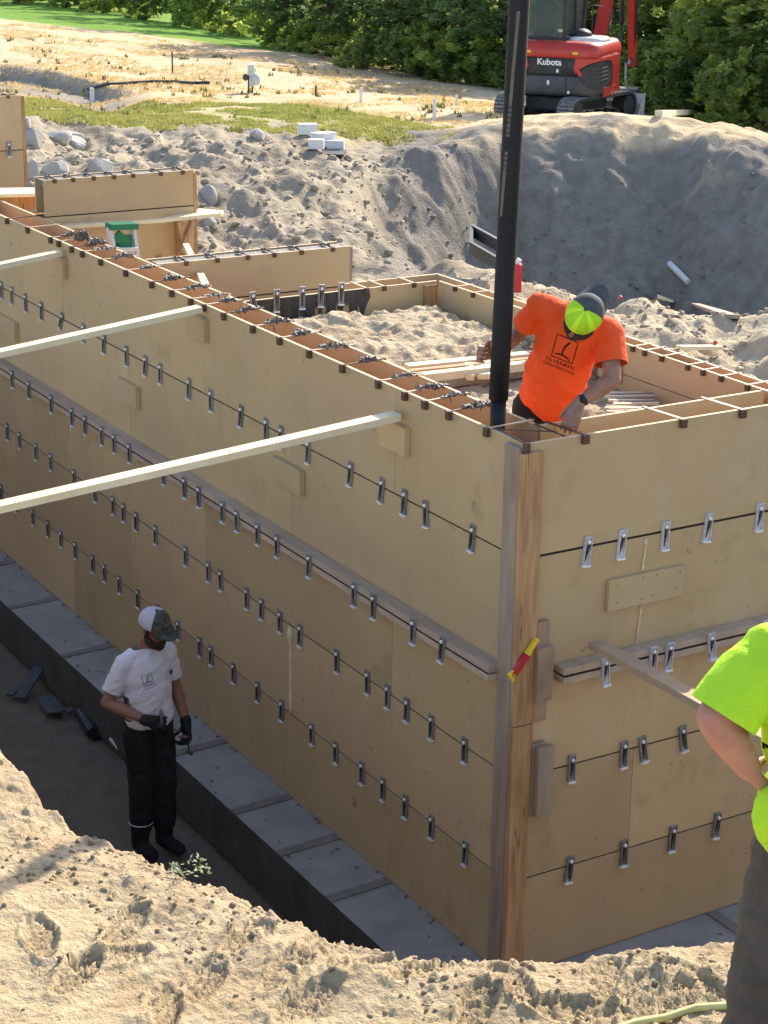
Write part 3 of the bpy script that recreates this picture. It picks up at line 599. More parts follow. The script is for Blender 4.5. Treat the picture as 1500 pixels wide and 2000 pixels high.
# ------------------------------------------------------------------ footing
FT = thing('concrete_footing', 'grey concrete footing ledge with dark cross strips at the foot of the long form wall', 'footing', (-.2, 3, -.4))
bm = NB(); bx(bm, -.43, .6, -.43, LEN, -.38, -.004); bx(bm, .6, LR, -.43, .5, -.38, -.004)
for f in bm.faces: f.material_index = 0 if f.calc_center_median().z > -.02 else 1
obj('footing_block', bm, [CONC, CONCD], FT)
for p in ((30, 1096), (113, 1168), (217, 1260), (437, 1447), (554, 1558), (649, 1636), (746, 1723), (310, 1340)):
    q_ = at(*p, 'z', 0); bm = NB(); beam(bm, (-.435, q_.y-.02, 0), (-.002, q_.y, 0), .075, .010); obj('spreader_board', bm, SPR, FT)
bm = NB(); beam(bm, (1.45, -.43, 0), (1.45, -.002, 0), .07, .010); obj('spreader_board', bm, SPR, FT)
bm = NB(); random.seed(3)
for k in range(70):
    y = random.uniform(0, 9); ell(bm, (random.choice((random.uniform(-.4, -.05), -.02)), y, .004), (random.uniform(.004, .016), random.uniform(.004, .013), .006), seg=6)
tag(solo('mortar_crumbs', bm, WETC, 'dark crumbs of dropped concrete scattered on the grey footing', 'crumbs', (-.2, 3, 0)), kind='stuff')

# ------------------------------------------------------------------ braces
def brace(a, b, label, wd=.038, ht=.089, m_=WOODN, grp='timber braces propping the long form wall'):
    a = Vector(a); b = Vector(b); bm = NB(); beam(bm, a, b, ht, wd); me_o = solo('timber_brace', bm, m_, label, 'brace', tuple(b), grp); return me_o
for (e1, e0, lab) in (((775, 812), (0, 990), 'nearest pale timber brace crossing in front of the long form wall'),
                      ((390, 603), (0, 690), 'middle pale timber brace crossing the long form wall above the rails'),
                      ((117, 494), (0, 519), 'short pale timber brace at the left edge, farthest of the three')):
    p = at(*e1, 'x', -.042); q_ = at(*e0, 'y', p.y); d = (q_-p).normalized(); e_ = p+d*3.15; zt = 2.46
    e_.z = max(e_.z, zt+.03); brace(p, e_, lab)
p = at(1163, 1258, 'y', -.095); q_ = p+Vector((.38, -2.3, -.30))
# direction taken from the photograph: passes (1350,1365) and (1490,1440)
r_ = ray(1478, 1432); 
best = min(((CAM+r_*(k/1000)) for k in range(1000, 2600, 5)), key=lambda v: abs((v-p).length-1.5)+abs(v.y+1.3))
def at_y(px, py, y): return at(px, py, 'y', y)
q_ = at_y(1478, 1432, -1.5); e_ = p+(q_-p)*1.6
tag(brace(p, e_, 'brown timber brace running from the front rail down behind the lime shirt', grp=None, m_=mat('lumber_tan', (.50, .36, .23), (.40, .27, .17), 6, .7, .15, 50)), None)

# ------------------------------------------------------------------ concrete pump hose
HB = (.135, .45)
hz = thing('pump_hose', 'thick black rubber concrete hose hanging vertically into the top of the corner form', 'hose', (HB[0], HB[1], 2.9))
bm = NB(); tube(bm, [(HB[0]+.003*z_, HB[1]-.004*z_, 3.16+.25*z_) for z_ in range(0, 24)], [.051+.0001*z_ for z_ in range(24)], 24); obj('hose_body', bm, RUB, hz, smooth=True)
bm = NB(); tube(bm, [(HB[0], HB[1], 2.82), (HB[0], HB[1], 3.0), (HB[0], HB[1], 3.165)], [.039, .040, .042], 20); obj('hose_tip', bm, RUB, hz, smooth=True)
bm = NB()
def hpt(z, a, r=.0): 
    k = (z-3.16)/.25; c = Vector((HB[0]+.003*k, HB[1]-.004*k, z)); d = (CAM-c); d.z = 0; d.normalize(); s_ = d.cross(Vector((0, 0, 1)))
    return c+(d*math.cos(a)+s_*-math.sin(a))*(.051+.0001*k+.0012)
def hband(z0, a0, z1, a1, w_):
    for i in range(6):
        t0, t1 = i/6, (i+1)/6; za, zb = z0+(z1-z0)*t0, z0+(z1-z0)*t1; aa, ab = a0+(a1-a0)*t0, a0+(a1-a0)*t1
        bm.faces.new([bm.verts.new(hpt(za, aa-w_)), bm.verts.new(hpt(za, aa+w_)), bm.verts.new(hpt(zb, ab+w_)), bm.verts.new(hpt(zb, ab-w_))])
def zof(py): 
    lo, hi = 2.8, 7.
    for _ in range(40):
        m_ = (lo+hi)/2; 
        if project(HB[0], HB[1], m_)[1] > py: lo = m_
        else: hi = m_
    return m_
zz = [zof(y) for y in (420, 330, 318, 296, 262, 202, 180, 100, 20)]; aa = lambda z: -.75+(z-zof(420))*.72
hband(zz[0], aa(zz[0]), zz[1], aa(zz[1]), .17); hband(zz[5], aa(zz[5]), zz[8], aa(zz[8]), .16)
for (z0, z1, nn) in ((zz[1]+.01, zz[3], 3), (zz[4], zz[5], 6)):
    for o_ in (-.17, .17): hband(z0, aa(z0)+o_, z1, aa(z1)+o_, .022)
    for k in range(nn+1): z_ = z0+(z1-z0)*k/nn; hband(z_-.006, aa(z_), z_+.006, aa(z_), .17)
    for k in range(nn):
        z_ = z0+(z1-z0)*(k+.5)/nn; hband(z_-.008, aa(z_)+random.choice((-.05, .05, 0)), z_+.008, aa(z_), .05)
tag(obj('hose_print', bm, PRINTH, hz), kind='stuff')

# ------------------------------------------------------------------ people
def hand(bm, wrist, d, n_, side, curl=(35, 45, 30), sc=1., spread=.1, thumb=(.6, .5)):
    d = Vector(d).normalized(); n_ = Vector(n_); n_ = (n_-d*n_.dot(d)).normalized(); s_ = d.cross(n_)*side   # s_ points to the thumb side
    w_ = Vector(wrist)
    for o_ in (-.026, -.009, .009, .026): caps(bm, w_+s_*o_*.55*sc, .017*sc, w_+d*.085*sc+s_*o_*sc, .0135*sc, 10)
    for i, (o_, L_) in enumerate(((.033, .072), (.0115, .082), (-.0105, .076), (-.032, .060))):
        b = w_+d*.088*sc+s_*o_*sc; dd = (d+s_*o_*spread*10*.3).normalized(); ang = 0; c = b
        for k, (fl, rr_) in enumerate(((.46, .0090), (.31, .0082), (.25, .0074))):
            ang += R_(curl[k]); v = (dd*math.cos(ang)+n_*math.sin(ang)); e_ = c+v*L_*fl*sc*1.1; caps(bm, c, rr_*sc, e_, rr_*sc*.93, 10); c = e_
    c = w_+d*.028*sc+s_*.026*sc; v = (d*.7+s_*thumb[0]+n_*thumb[1]).normalized(); e_ = c+v*.045*sc; caps(bm, c, .014*sc, e_, .0115*sc, 10)
    v = (v+n_*.5+d*.2).normalized(); caps(bm, e_, .0115*sc, e_+v*.034*sc, .0095*sc, 10)
def arm(bm, s, e, w_, r=(.052, .040, .044, .027), seg=16):
    s, e, w_ = Vector(s), Vector(e), Vector(w_); caps(bm, s, r[0], e, r[1], seg); m_ = e.lerp(w_, .3); caps(bm, e, r[1], m_, r[2], seg); caps(bm, m_, r[2], w_, r[3], seg)
def frame(F):
    F = Vector((F[0], F[1], 0)); F.normalize(); return F, Vector((-F.y, F.x, 0))*1.0      # forward, left
def wrinkle(me, amp=.006, sc=(6, 6, 18), seed=0, fn=None):
    me.calc_loop_triangles(); n_ = len(me.vertices); co = np.empty(n_*3); no = np.empty(n_*3)
    me.vertices.foreach_get('co', co); me.vertex_normals.foreach_get('vector', no); co = co.reshape(-1, 3); no = no.reshape(-1, 3)
    if fn is None: a = co[:, 0]*sc[0]+co[:, 1]*sc[1]; b = co[:, 2]*sc[2]
    else: a, b = fn(co)
    r = ridge(a, b, 2, 90+seed)+.6*fbm(a*1.7+3, b*1.7, 2, 95+seed); co += no*(amp*r)[:, None]; me.vertices.foreach_set('co', co.reshape(-1)); me.update()
def cut(me, planes):                      # drop what lies on the positive side of every plane (point, normal, optional centre, radius)
    bm = NB(); bm.from_mesh(me)
    for pl in planes:
        p, n_ = Vector(pl[0]), Vector(pl[1]).normalized()
        if len(pl) > 2:
            c, rad = Vector(pl[2]), pl[3]; fs = [f for f in bm.faces if (f.calc_center_median()-c).length < rad]
            geom = fs+list({e for f in fs for e in f.edges})+list({v for f in fs for v in f.verts})
        else: geom = bm.faces[:]+bm.edges[:]+bm.verts[:]; c = None
        bmesh.ops.bisect_plane(bm, geom=geom, plane_co=p, plane_no=n_, dist=1e-5)
        dl = [f for f in bm.faces if (f.calc_center_median()-p).dot(n_) > 0 and (c is None or (f.calc_center_median()-c).length < rad)]
        bmesh.ops.delete(bm, geom=dl, context='FACES')
    bmesh.ops.delete(bm, geom=[v for v in bm.verts if not v.link_faces], context='VERTS')
    bmesh.ops.solidify(bm, geom=bm.faces[:], thickness=-.004) if False else None
    bm.to_mesh(me); bm.free(); me.update(); return me
def cap_mesh(c, up, fwd, r, brim_mat_i, cols, crown=1.0):
    """baseball cap: up = crown direction, fwd = brim direction; cols(angle)->material index, angle 0 at the brim"""
    up = Vector(up).normalized(); fwd = Vector(fwd); fwd = (fwd-up*fwd.dot(up)).normalized(); lf = up.cross(fwd); c = Vector(c); bm = NB()
    nu, nv = 36, 10; rows = []
    for j in range(nv+1):
        t = j/nv*math.pi/2; row = []
        for i in range(nu):
            a = 2*math.pi*i/nu; rad = math.cos(t)**.75 if j < nv else 0
            ex = r*1.12 if math.cos(a) > -2 else r; seam = 1-.018*(abs(math.sin(3*a)) < .18)
            row.append(bm.verts.new(c+(fwd*math.cos(a)*ex+lf*math.sin(a)*r*.96)*rad*seam+up*(math.sin(t)*r*.98*crown-.012)))
        rows.append(row)
    for j in range(nv):
        for i in range(nu):
            try: bm.faces.new((rows[j][i], rows[j][(i+1) % nu], rows[j+1][(i+1) % nu], rows[j+1][i])).material_index = cols(2*math.pi*(i+.5)/nu, j)
            except ValueError: pass
    ell(bm, c+up*(r*.97*crown-.008), (.010, .010, .006), (fwd, lf, up), seg=8, mi=cols(0, 5))
    bmesh.ops.remove_doubles(bm, verts=bm.verts, dist=1e-5)
    # brim
    n_ = 14; inner = []; outer = []
    for k in range(n_+1):
        a = (k/n_-.5)*2*1.12; pin = c+(fwd*math.cos(a)*r*1.12+lf*math.sin(a)*r*.96)-up*.012; ext = r*.72*math.cos((k/n_-.5)*math.pi)**.6 if 0 < k < n_ else .001
        inner.append(pin); outer.append(pin+fwd*ext-up*(.012+.35*ext*.4+.02*abs(math.sin(a))))
    for k in range(n_):
        for off in (0, -.005):
            q4 = [bm.verts.new(v+up*off) for v in (inner[k], inner[k+1], outer[k+1], outer[k])]; bm.faces.new(q4 if off else q4[::-1]).material_index = brim_mat_i
    return bm
def head(bm, c, fwd, up, sc=1.):
    c = Vector(c); up = Vector(up).normalized(); fwd = Vector(fwd); fwd = (fwd-up*fwd.dot(up)).normalized(); lf = up.cross(fwd); A_ = (lf, fwd, up)
    ell(bm, c+up*.035*sc-fwd*.008, (.076*sc, .096*sc, .090*sc), A_, 20); ell(bm, c-up*.045*sc+fwd*.022, (.058*sc, .068*sc, .075*sc), A_, 18)
    ell(bm, c-up*.098*sc+fwd*.052, (.028*sc, .024*sc, .020*sc), A_, 12); caps(bm, c+up*.005+fwd*.086*sc, .009, c-up*.030*sc+fwd*.106*sc, .0135, 10)
    ell(bm, c+up*.022*sc+fwd*.078*sc, (.055, .014, .010), A_, 12); ell(bm, c-up*.062*sc+fwd*.082*sc, (.022, .010, .008), A_, 10)
    for s_ in (-1, 1):
        ell(bm, c-up*.005*sc+lf*s_*.077*sc-fwd*.008, (.009, .019, .031), A_, 10); ell(bm, c-up*.025*sc+lf*s_*.045*sc+fwd*.055*sc, (.022, .022, .022), A_, 10)
def beard(bm, c, fwd, up, sc=1.):
    c = Vector(c); up = Vector(up).normalized(); fwd = Vector(fwd); fwd = (fwd-up*fwd.dot(up)).normalized(); lf = up.cross(fwd); A_ = (lf, fwd, up)
    pts = []
    for k in range(11):
        a = (k/10-.5)*2*1.45; pts.append(c+lf*math.sin(a)*.073*sc+fwd*(.022+math.cos(a)*.066)*sc-up*(.055+.05*math.cos(a))*sc)
    for p_, q2 in zip(pts, pts[1:]): caps(bm, p_, .024*sc, q2, .024*sc, 10)
    caps(bm, c+lf*.030+fwd*.100*sc-up*.047*sc, .009, c-lf*.030+fwd*.100*sc-up*.047*sc, .009, 8)
    ell(bm, c+fwd*.088*sc-up*.112*sc, (.036, .028, .034), A_, 12)
    for s_ in (-1, 1): caps(bm, c+lf*s_*.072*sc-up*.045*sc+fwd*.01, .016, c+lf*s_*.075*sc+up*.02*sc+fwd*.008, .010, 8)
def shirt_print(shirt, org, xdir, ydir, ndir, items, m_, parent):
    bvh = BVHTree.FromPolygons([v.co for v in shirt.data.vertices], [tuple(p_.vertices) for p_ in shirt.data.polygons]); g = ORG[shirt.name]; bm = NB()
    X_, Y_, N_ = Vector(xdir).normalized(), Vector(ydir).normalized(), Vector(ndir).normalized(); O_ = Vector(org)-g
    def add(verts, faces):
        vs = []
        for (u, v) in verts:
            p_ = O_+X_*u+Y_*v+N_*.25; h_, nn, _, _ = bvh.ray_cast(p_, -N_); vs.append(bm.verts.new((h_+N_*.0018) if h_ else O_+X_*u+Y_*v))
        for f in faces:
            try: bm.faces.new([vs[i] for i in f])
            except ValueError: pass
    for it in items:
        if it[0] == 'line':
            _, pts, w_ = it
            if isinstance(w_, (int, float)): w_ = [w_]*len(pts)
            P2 = []; W2_ = []
            for (a, b), w0, w1 in zip(zip(pts, pts[1:]), w_, w_[1:]):
                for k in range(6): P2.append(Vector(a).lerp(Vector(b), k/6)); W2_.append(w0+(w1-w0)*k/6)
            P2.append(Vector(pts[-1])); W2_.append(w_[-1]); vv = []; ff = []
            for i, p_ in enumerate(P2):
                d = (P2[min(i+1, len(P2)-1)]-P2[max(i-1, 0)]).normalized(); s_ = Vector((-d.y, d.x))*W2_[i]/2; vv += [tuple(p_+s_), tuple(p_-s_)]
            for i in range(len(P2)-1): ff.append((2*i, 2*i+1, 2*i+3, 2*i+2))
            add(vv, ff)
        else:
            _, txt, (cx, cy), size, space = it
            cu = bpy.data.curves.new('t', 'FONT'); cu.body = txt; cu.size = size; cu.align_x = 'CENTER'; cu.space_character = space; cu.resolution_u = 2; cu.offset = size*.012
            o = bpy.data.objects.new('t', cu); tm = bpy.data.meshes.new_from_object(o); add([(v.co.x+cx, v.co.y+cy) for v in tm.vertices], [tuple(p_.vertices) for p_ in tm.polygons])
            bpy.data.objects.remove(o)
    me_ = bpy.data.meshes.new('shirt_print'); bm.to_mesh(me_); bm.free(); return link('shirt_print', me_, m_, parent, world=False)
def logo(s):      # square with a curved reed over an arc, as printed on both shirts
    h = s/2; sq = [(-h, -h), (h, -h), (h, h), (-h, h), (-h, -h)]
    stem = [(-.05*s, -.30*s), (-.06*s, -.08*s), (0*s, .14*s), (.16*s, .36*s)]; arc = [(-.40*s, -.36*s), (-.2*s, -.30*s), (.02*s, -.29*s), (.22*s, -.34*s), (.40*s, -.46*s)]
    return [('line', sq, s*.045), ('line', stem, [s*.06, s*.08, s*.09, s*.10]), ('line', arc, [s*.03, s*.08, s*.09, s*.07, s*.02])]

# ---- man in white in the trench
def white_man():
    B = Vector((-.79, 2.98, -.40)); F, Lf = frame((.16, -.99)); U = Vector((0, 0, 1)); W = lambda l, f, u: B+Lf*l+F*f+U*u
    t = thing('person', 'man in white T-shirt and black pants standing in the trench looking down', 'person', tuple(B))
    rs, re, rw = W(-.168, -.01, 1.365), W(-.275, -.05, 1.11), W(-.11, .17, 1.02); ls, le, lw = W(.168, -.01, 1.365), W(.235, -.03, 1.10), W(.245, .07, .87)
    hc = W(.01, .075, 1.605); hf = (F*.78+Lf*.35-U*.48).normalized(); hu = (U*.88+F*.42).normalized()
    bm = NB(); ell(bm, W(0, -.01, 1.22), (.150, .105, .17), (Lf, F, U)); ell(bm, W(0, .0, 1.02), (.150, .115, .16), (Lf, F, U)); caps(bm, W(0, -.02, 1.36), .052, W(.005, .035, 1.52), .052, 16)
    caps(bm, rs-U*.02, .042, ls-U*.02, .042)
    head(bm, hc, hf, hu); arm(bm, rs-U*.015, re, rw, (.042, .040, .044, .027)); arm(bm, ls-U*.015, le, lw, (.042, .040, .044, .027))
    for s_, k in ((-1, 0), (1, .04)):
        caps(bm, W(s_*.08, 0, .92), .086, W(s_*.08, .02+k, .50), .056); caps(bm, W(s_*.08, .02+k, .50), .056, W(s_*.08, 0+k, .10), .040); caps(bm, W(s_*.08, k-.03, .05), .04, W(s_*.09, k+.13, .04), .036)
    hand(bm, rw, (rw-re).normalized()*.6+Lf*.6+U*-.1, U*-.2-F*.6, -1, (60, 60, 40), .85); hand(bm, lw, -U+F*.15, -Lf, 1, (45, 55, 40), .85)
    body = link('body', remesh(bm, .0065, 3), SKIN2, t, smooth=True)
    bm = NB(); ell(bm, W(0, -.01, 1.25), (.180, .132, .23), (Lf, F, U)); ell(bm, W(0, -.0, 1.13), (.172, .135, .22), (Lf, F, U)); ell(bm, W(0, .005, 1.02), (.172, .138, .21), (Lf, F, U)); caps(bm, rs+U*.002, .060, ls+U*.002, .060); caps(bm, W(0, -.015, 1.36), .09, W(0, 0, 1.46), .062); caps(bm, rs, .058, W(-.03, 0, 1.43), .055); caps(bm, ls, .058, W(.03, 0, 1.43), .055)
    ell(bm, W(.0, .03, .97), (.17, .125, .10), (Lf, F, U))
    for s_, e_ in ((rs, re), (ls, le)): caps(bm, s_, .060, s_.lerp(e_, .9), .061)
    me_ = remesh(bm, .009, 4); cut(me_, [(W(0, 0, .93), -U), (W(0, .01, 1.445), U+F*-.25, W(0, 0, 1.48), .11), (rs.lerp(re, .70), re-rs, re, .15), (ls.lerp(le, .70), le-ls, le, .15)])
    wrinkle(me_, .008, fn=lambda c: ((c[:, 0]+c[:, 1]*.3)*7+c[:, 2]*5, c[:, 2]*17-c[:, 0]*9)); s_ = link('shirt', me_, WHITES, t, smooth=True)
    n_ = (F*.9-Lf*.2).normalized(); xd = (Lf*.95+U*-.12).normalized(); yd = (U*.97+Lf*.12).normalized()
    xd = n_.cross(Vector((0, 0, 1)))*-1; xd = (xd*.96+U*.22).normalized() if xd.dot(RT) > 0 else (-xd*.96+U*.22).normalized(); yd = (U-xd*U.dot(xd)).normalized()
    shirt_print(s_, W(-.070, .13, 1.275), xd, yd, n_, logo(.066)+[('text', 'SILVERMAN', (0, -.052), .015, 1.0), ('text', 'CONSTRUCTION', (0, -.068), .013, 1.0)], INKB, s_)
    bm = NB(); ell(bm, W(.095, .14, 1.29), (.012, .004, .02), (Lf, F, U), 8); obj('pocket_mark', bm, INKB, s_)
    bm = NB(); ell(bm, W(0, .0, .92), (.175, .135, .13), (Lf, F, U))
    for sg, k in ((-1, 0), (1, .04)): caps(bm, W(sg*.084, 0, .88), .100, W(sg*.078, .02+k, .48), .078); caps(bm, W(sg*.078, .02+k, .48), .078, W(sg*.076, k, .20), .076)
    me_ = remesh(bm, .010, 3); cut(me_, [(W(0, 0, 1.0), U)]); wrinkle(me_, .010, (7, 7, 14), 3); link('pants', me_, BLACKC, t, smooth=True)
    bm = NB()
    for sg, k in ((-1, 0), (1, .04)):
        bm = NB(); caps(bm, W(sg*.080, k, .36), .066, W(sg*.080, k-.01, .08), .060); caps(bm, W(sg*.080, k-.03, .05), .050, W(sg*.092, k+.15, .045), .045)
        me_ = remesh(bm, .010, 2); cut(me_, [(W(0, 0, .004), -U)]); link('boot', me_, BLACKC, t, smooth=True)
    bm = NB(); tube(bm, [W(-.076+.079*math.cos(a), .079*math.sin(a), .225) for a in [k*.45 for k in range(15)]], .004, 6, cap=False); obj('trouser_hem', bm, WHITES, t)
    bm = NB(); ell(bm, W(0, 0, .985), (.178, .140, .022), (Lf, F, U), 24); obj('belt', bm, BLACKC, t)
    for (wr, dd, nn, sd, nm, cc) in ((rw, (rw-re).normalized()*.6+Lf*.6+U*-.1, U*-.2-F*.6, -1, 'glove', (60, 60, 40)), (lw, -U+F*.15, -Lf, 1, 'glove', (45, 55, 40))):
        bm = NB(); hand(bm, wr, dd, nn, sd, cc, 1.18); d_ = Vector(dd).normalized(); caps(bm, Vector(wr)-d_*.02, .038, Vector(wr)+d_*.03, .036); link(nm, remesh(bm, .005, 2), GLOVE, t, smooth=True)
    bm = NB(); beard(bm, hc, hf, hu); link('beard', remesh(bm, .006, 2), HAIR, t, smooth=True)
    bm = cap_mesh(hc+hu*.045+hf*.002, hu*.97-hf*.12, hf, .098, 0, lambda a, j: 0 if abs(math.atan2(math.sin(a), math.cos(a))) < 1.25 else 1, 1.02)
    obj('cap', bm, [CAMO, CAPW], t, smooth=True)
    bm = NB(); ell(bm, hc+hu*.088+hf*.098, (.030, .006, .028), (hu.cross(hf), hf, hu), 10); obj('cap_patch', bm, mat('leather_patch', (.22, .17, .09), rough=.8), t)
    bm = NB()
    pw = lw-U*.09; tube(bm, [pw+U*.05, pw-U*.03+F*.02, pw-U*.11+F*.03], [.006, .006, .005], 8); tube(bm, [pw-U*.115+F*.0, pw-U*.115+F*.06], .011, 8)
    solo('hammer', bm, STEELD, 'small steel hammer hanging from the left glove of the man in the trench', 'hammer', tuple(pw), smooth=False)
    bm = NB(); h0 = rw+Lf*.07+F*.05; tube(bm, [h0-U*.05, h0+U*.03], .007, 8); bx(bm, h0.x-.012, h0.x+.012, h0.y-.02, h0.y+.012, h0.z+.03, h0.z+.055); ell(bm, h0+U*.07, (.012, .012, .012), seg=8)
    solo('wedge_tool', bm, GALV, 'small metal clamp held at the belt by the man in the trench', 'tool', tuple(h0))
white_man()

# ---- man in orange behind the corner
def orange_man():
    Bz = 2.43; rs, ls = at(1052, 600, 'y', .50), at(1190, 652, 'y', .30); hip = Vector((.66, .74, 3.0)); mid = (rs+ls)/2
    t = thing('person', 'man in orange T-shirt and lime cap bending over the corner form', 'person', (.66, .85, Bz))
    lft = (ls-rs).normalized(); upb = (mid-hip).normalized(); fwd = lft.cross(upb)*-1
    if fwd.dot(CAM-mid) < 0: fwd = -fwd
    U = Vector((0, 0, 1))
    hc = at(1140, 617, 'y', .20); hu = ((hc+Vector((0, 0, 0)))-mid).normalized()
    toC = (CAM-hc).normalized(); hu = (toC*.93+U*.34+RT*.10).normalized(); hf = (-U*.85-RT*.50); hf = (hf-hu*hf.dot(hu)).normalized()
    re, rw = at(1012, 650, 'y', .66), at(974, 690, 'y', .56); le = at(1196, 742, 'y', .18); lw = at(1131, 786, 'y', .20)
    knl = [hip+lft*s_*.10+Vector((0, 0, -.06)) for s_ in (-1, 1)]; kne = [Vector((k.x-.02, k.y-.20, Bz+.08)) for k in knl]
    ank = [Vector((k.x+.05, k.y+.22, Bz+.06)) for k in knl]
    bm = NB(); ell(bm, mid-upb*.13-fwd*.02, (.165, .12, .20), (lft, fwd, upb)); ell(bm, hip+upb*.10, (.150, .115, .17), (lft, fwd, upb)); caps(bm, rs, .058, ls, .058)
    caps(bm, mid, .06, hc-hu*.06-hf*.03, .055); head(bm, hc-hu*.02, hf, hu); arm(bm, rs, re, rw, (.056, .044, .044, .029)); arm(bm, ls, le, lw, (.058, .046, .047, .030))
    for k in (0, 1): caps(bm, knl[k], .09, kne[k], .065); caps(bm, kne[k], .062, ank[k], .045); caps(bm, ank[k], .04, ank[k]+Vector((.0, .16, -.015)), .036)
    tgt = at(1110, 838, 'z', 3.045); dh = (tgt-lw).normalized(); hn = (U*-.3+FW*.9); hand(bm, lw, dh, hn, -1, (22, 40, 30), 1.12, .35, (.45, .6))
    dh2 = (Vector((HB[0]-.055, HB[1]+.02, rw.z+.0))-rw).normalized(); toH = Vector((HB[0], HB[1], 0))-Vector((rw.x, rw.y, 0))
    hand(bm, rw+Vector((-.02, .035, 0)), Vector((-1, -.25, .12)), Vector((0, -1, 0)), 1, (30, 65, 45), 1.1)
    link('body', remesh(bm, .006, 3), SKIN2, t, smooth=True)
    bm = NB(); ell(bm, mid-upb*.13-fwd*.015, (.188, .135, .22), (lft, fwd, upb))
    for k in range(6): ell(bm, hip.lerp(mid, .08+.13*k), (.178, .142-.002*k, .17), (lft, fwd, upb))
    caps(bm, rs+upb*.01, .072, ls+upb*.01, .072); caps(bm, mid, .09, mid+(hc-mid)*.5, .07); caps(bm, rs, .064, rs.lerp(re, .8), .066); caps(bm, ls, .080, ls.lerp(le, .85), .084)
    me_ = remesh(bm, .008, 4); cut(me_, [(hip-upb*.045, -upb), (mid+(hc-mid)*.45, hc-mid, hc, .14), (rs.lerp(re, .68), re-rs, re, .105), (ls.lerp(le, .66), le-ls, le, .15)])
    d1 = (lft-upb*.8); wrinkle(me_, .011, fn=lambda c: (c @ np.array(tuple(lft))*4+c @ np.array(tuple(upb))*3, c @ np.array(tuple(upb))*9+c @ np.array(tuple(lft))*6), seed=5)
    s_ = link('shirt', me_, ORANGE, t, smooth=True)
    n_ = (CAM-mid).normalized(); xd = (RT*.93-UP*.38).normalized(); yd = (UP*.95+RT*.27).normalized()
    o_ = atd(1103, 682, (mid-CAM).dot(FW)); shirt_print(s_, o_, xd, yd, n_, logo(.118)+[('text', 'SILVERMAN', (-.004, -.088), .026, 1.25), ('text', 'CONSTRUCTION', (-.004, -.113), .021, 1.1)], INK, s_)
    bm = NB(); ell(bm, hip+upb*.0, (.165, .13, .13), (lft, fwd, upb))
    for k in (0, 1): caps(bm, knl[k], .105, kne[k], .08); caps(bm, kne[k], .078, ank[k], .062)
    link('pants', remesh(bm, .012, 3), BLACKC, t, smooth=True)
    bm = NB()
    for k in (0, 1): bm = NB(); caps(bm, ank[k], .05, ank[k]+Vector((0, .17, -.01)), .045); link('boot', remesh(bm, .01, 2), BROWNC, t, smooth=True)
    bm = NB(); beard(bm, hc-hu*.02, hf, hu, .9); link('beard', remesh(bm, .006, 2), HAIR, t, smooth=True)
    bm = cap_mesh(hc+hu*.03-hf*.004, hu*.96+hf*.10, -hf, .100, 0, lambda a, j: 0 if abs(math.atan2(math.sin(a), math.cos(a))) < 1.35 else (1 if (abs(math.sin(3*a)) > .32 and j > 0) else 2), 1.0)
    obj('cap', bm, [GREYC, LIMEC, mat('lime_piping', (.62, .95, .03), rough=.7)], t, smooth=True)
    wd = (le-lw).normalized(); bm = NB(); tube(bm, [lw+wd*.012, lw+wd*.034], .0335, 16); ell(bm, lw+wd*.022+((CAM-lw).normalized())*.030, (.018, .018, .006), (RT, UP, -FW), 14); obj('watch', bm, GLOVE, t, smooth=True)
    sg = hu.cross(hf); bm = NB()
    for k in (-1, 1): ell(bm, hc-hu*.005+hf*.098+sg*k*.034, (.027, .006, .017), (sg, hf, hu), 10); caps(bm, hc-hu*.0+hf*.09+sg*k*.06, .003, hc+sg*k*.082, .003, 6)
    obj('sunglasses', bm, GLOVE, t, smooth=True)
orange_man()

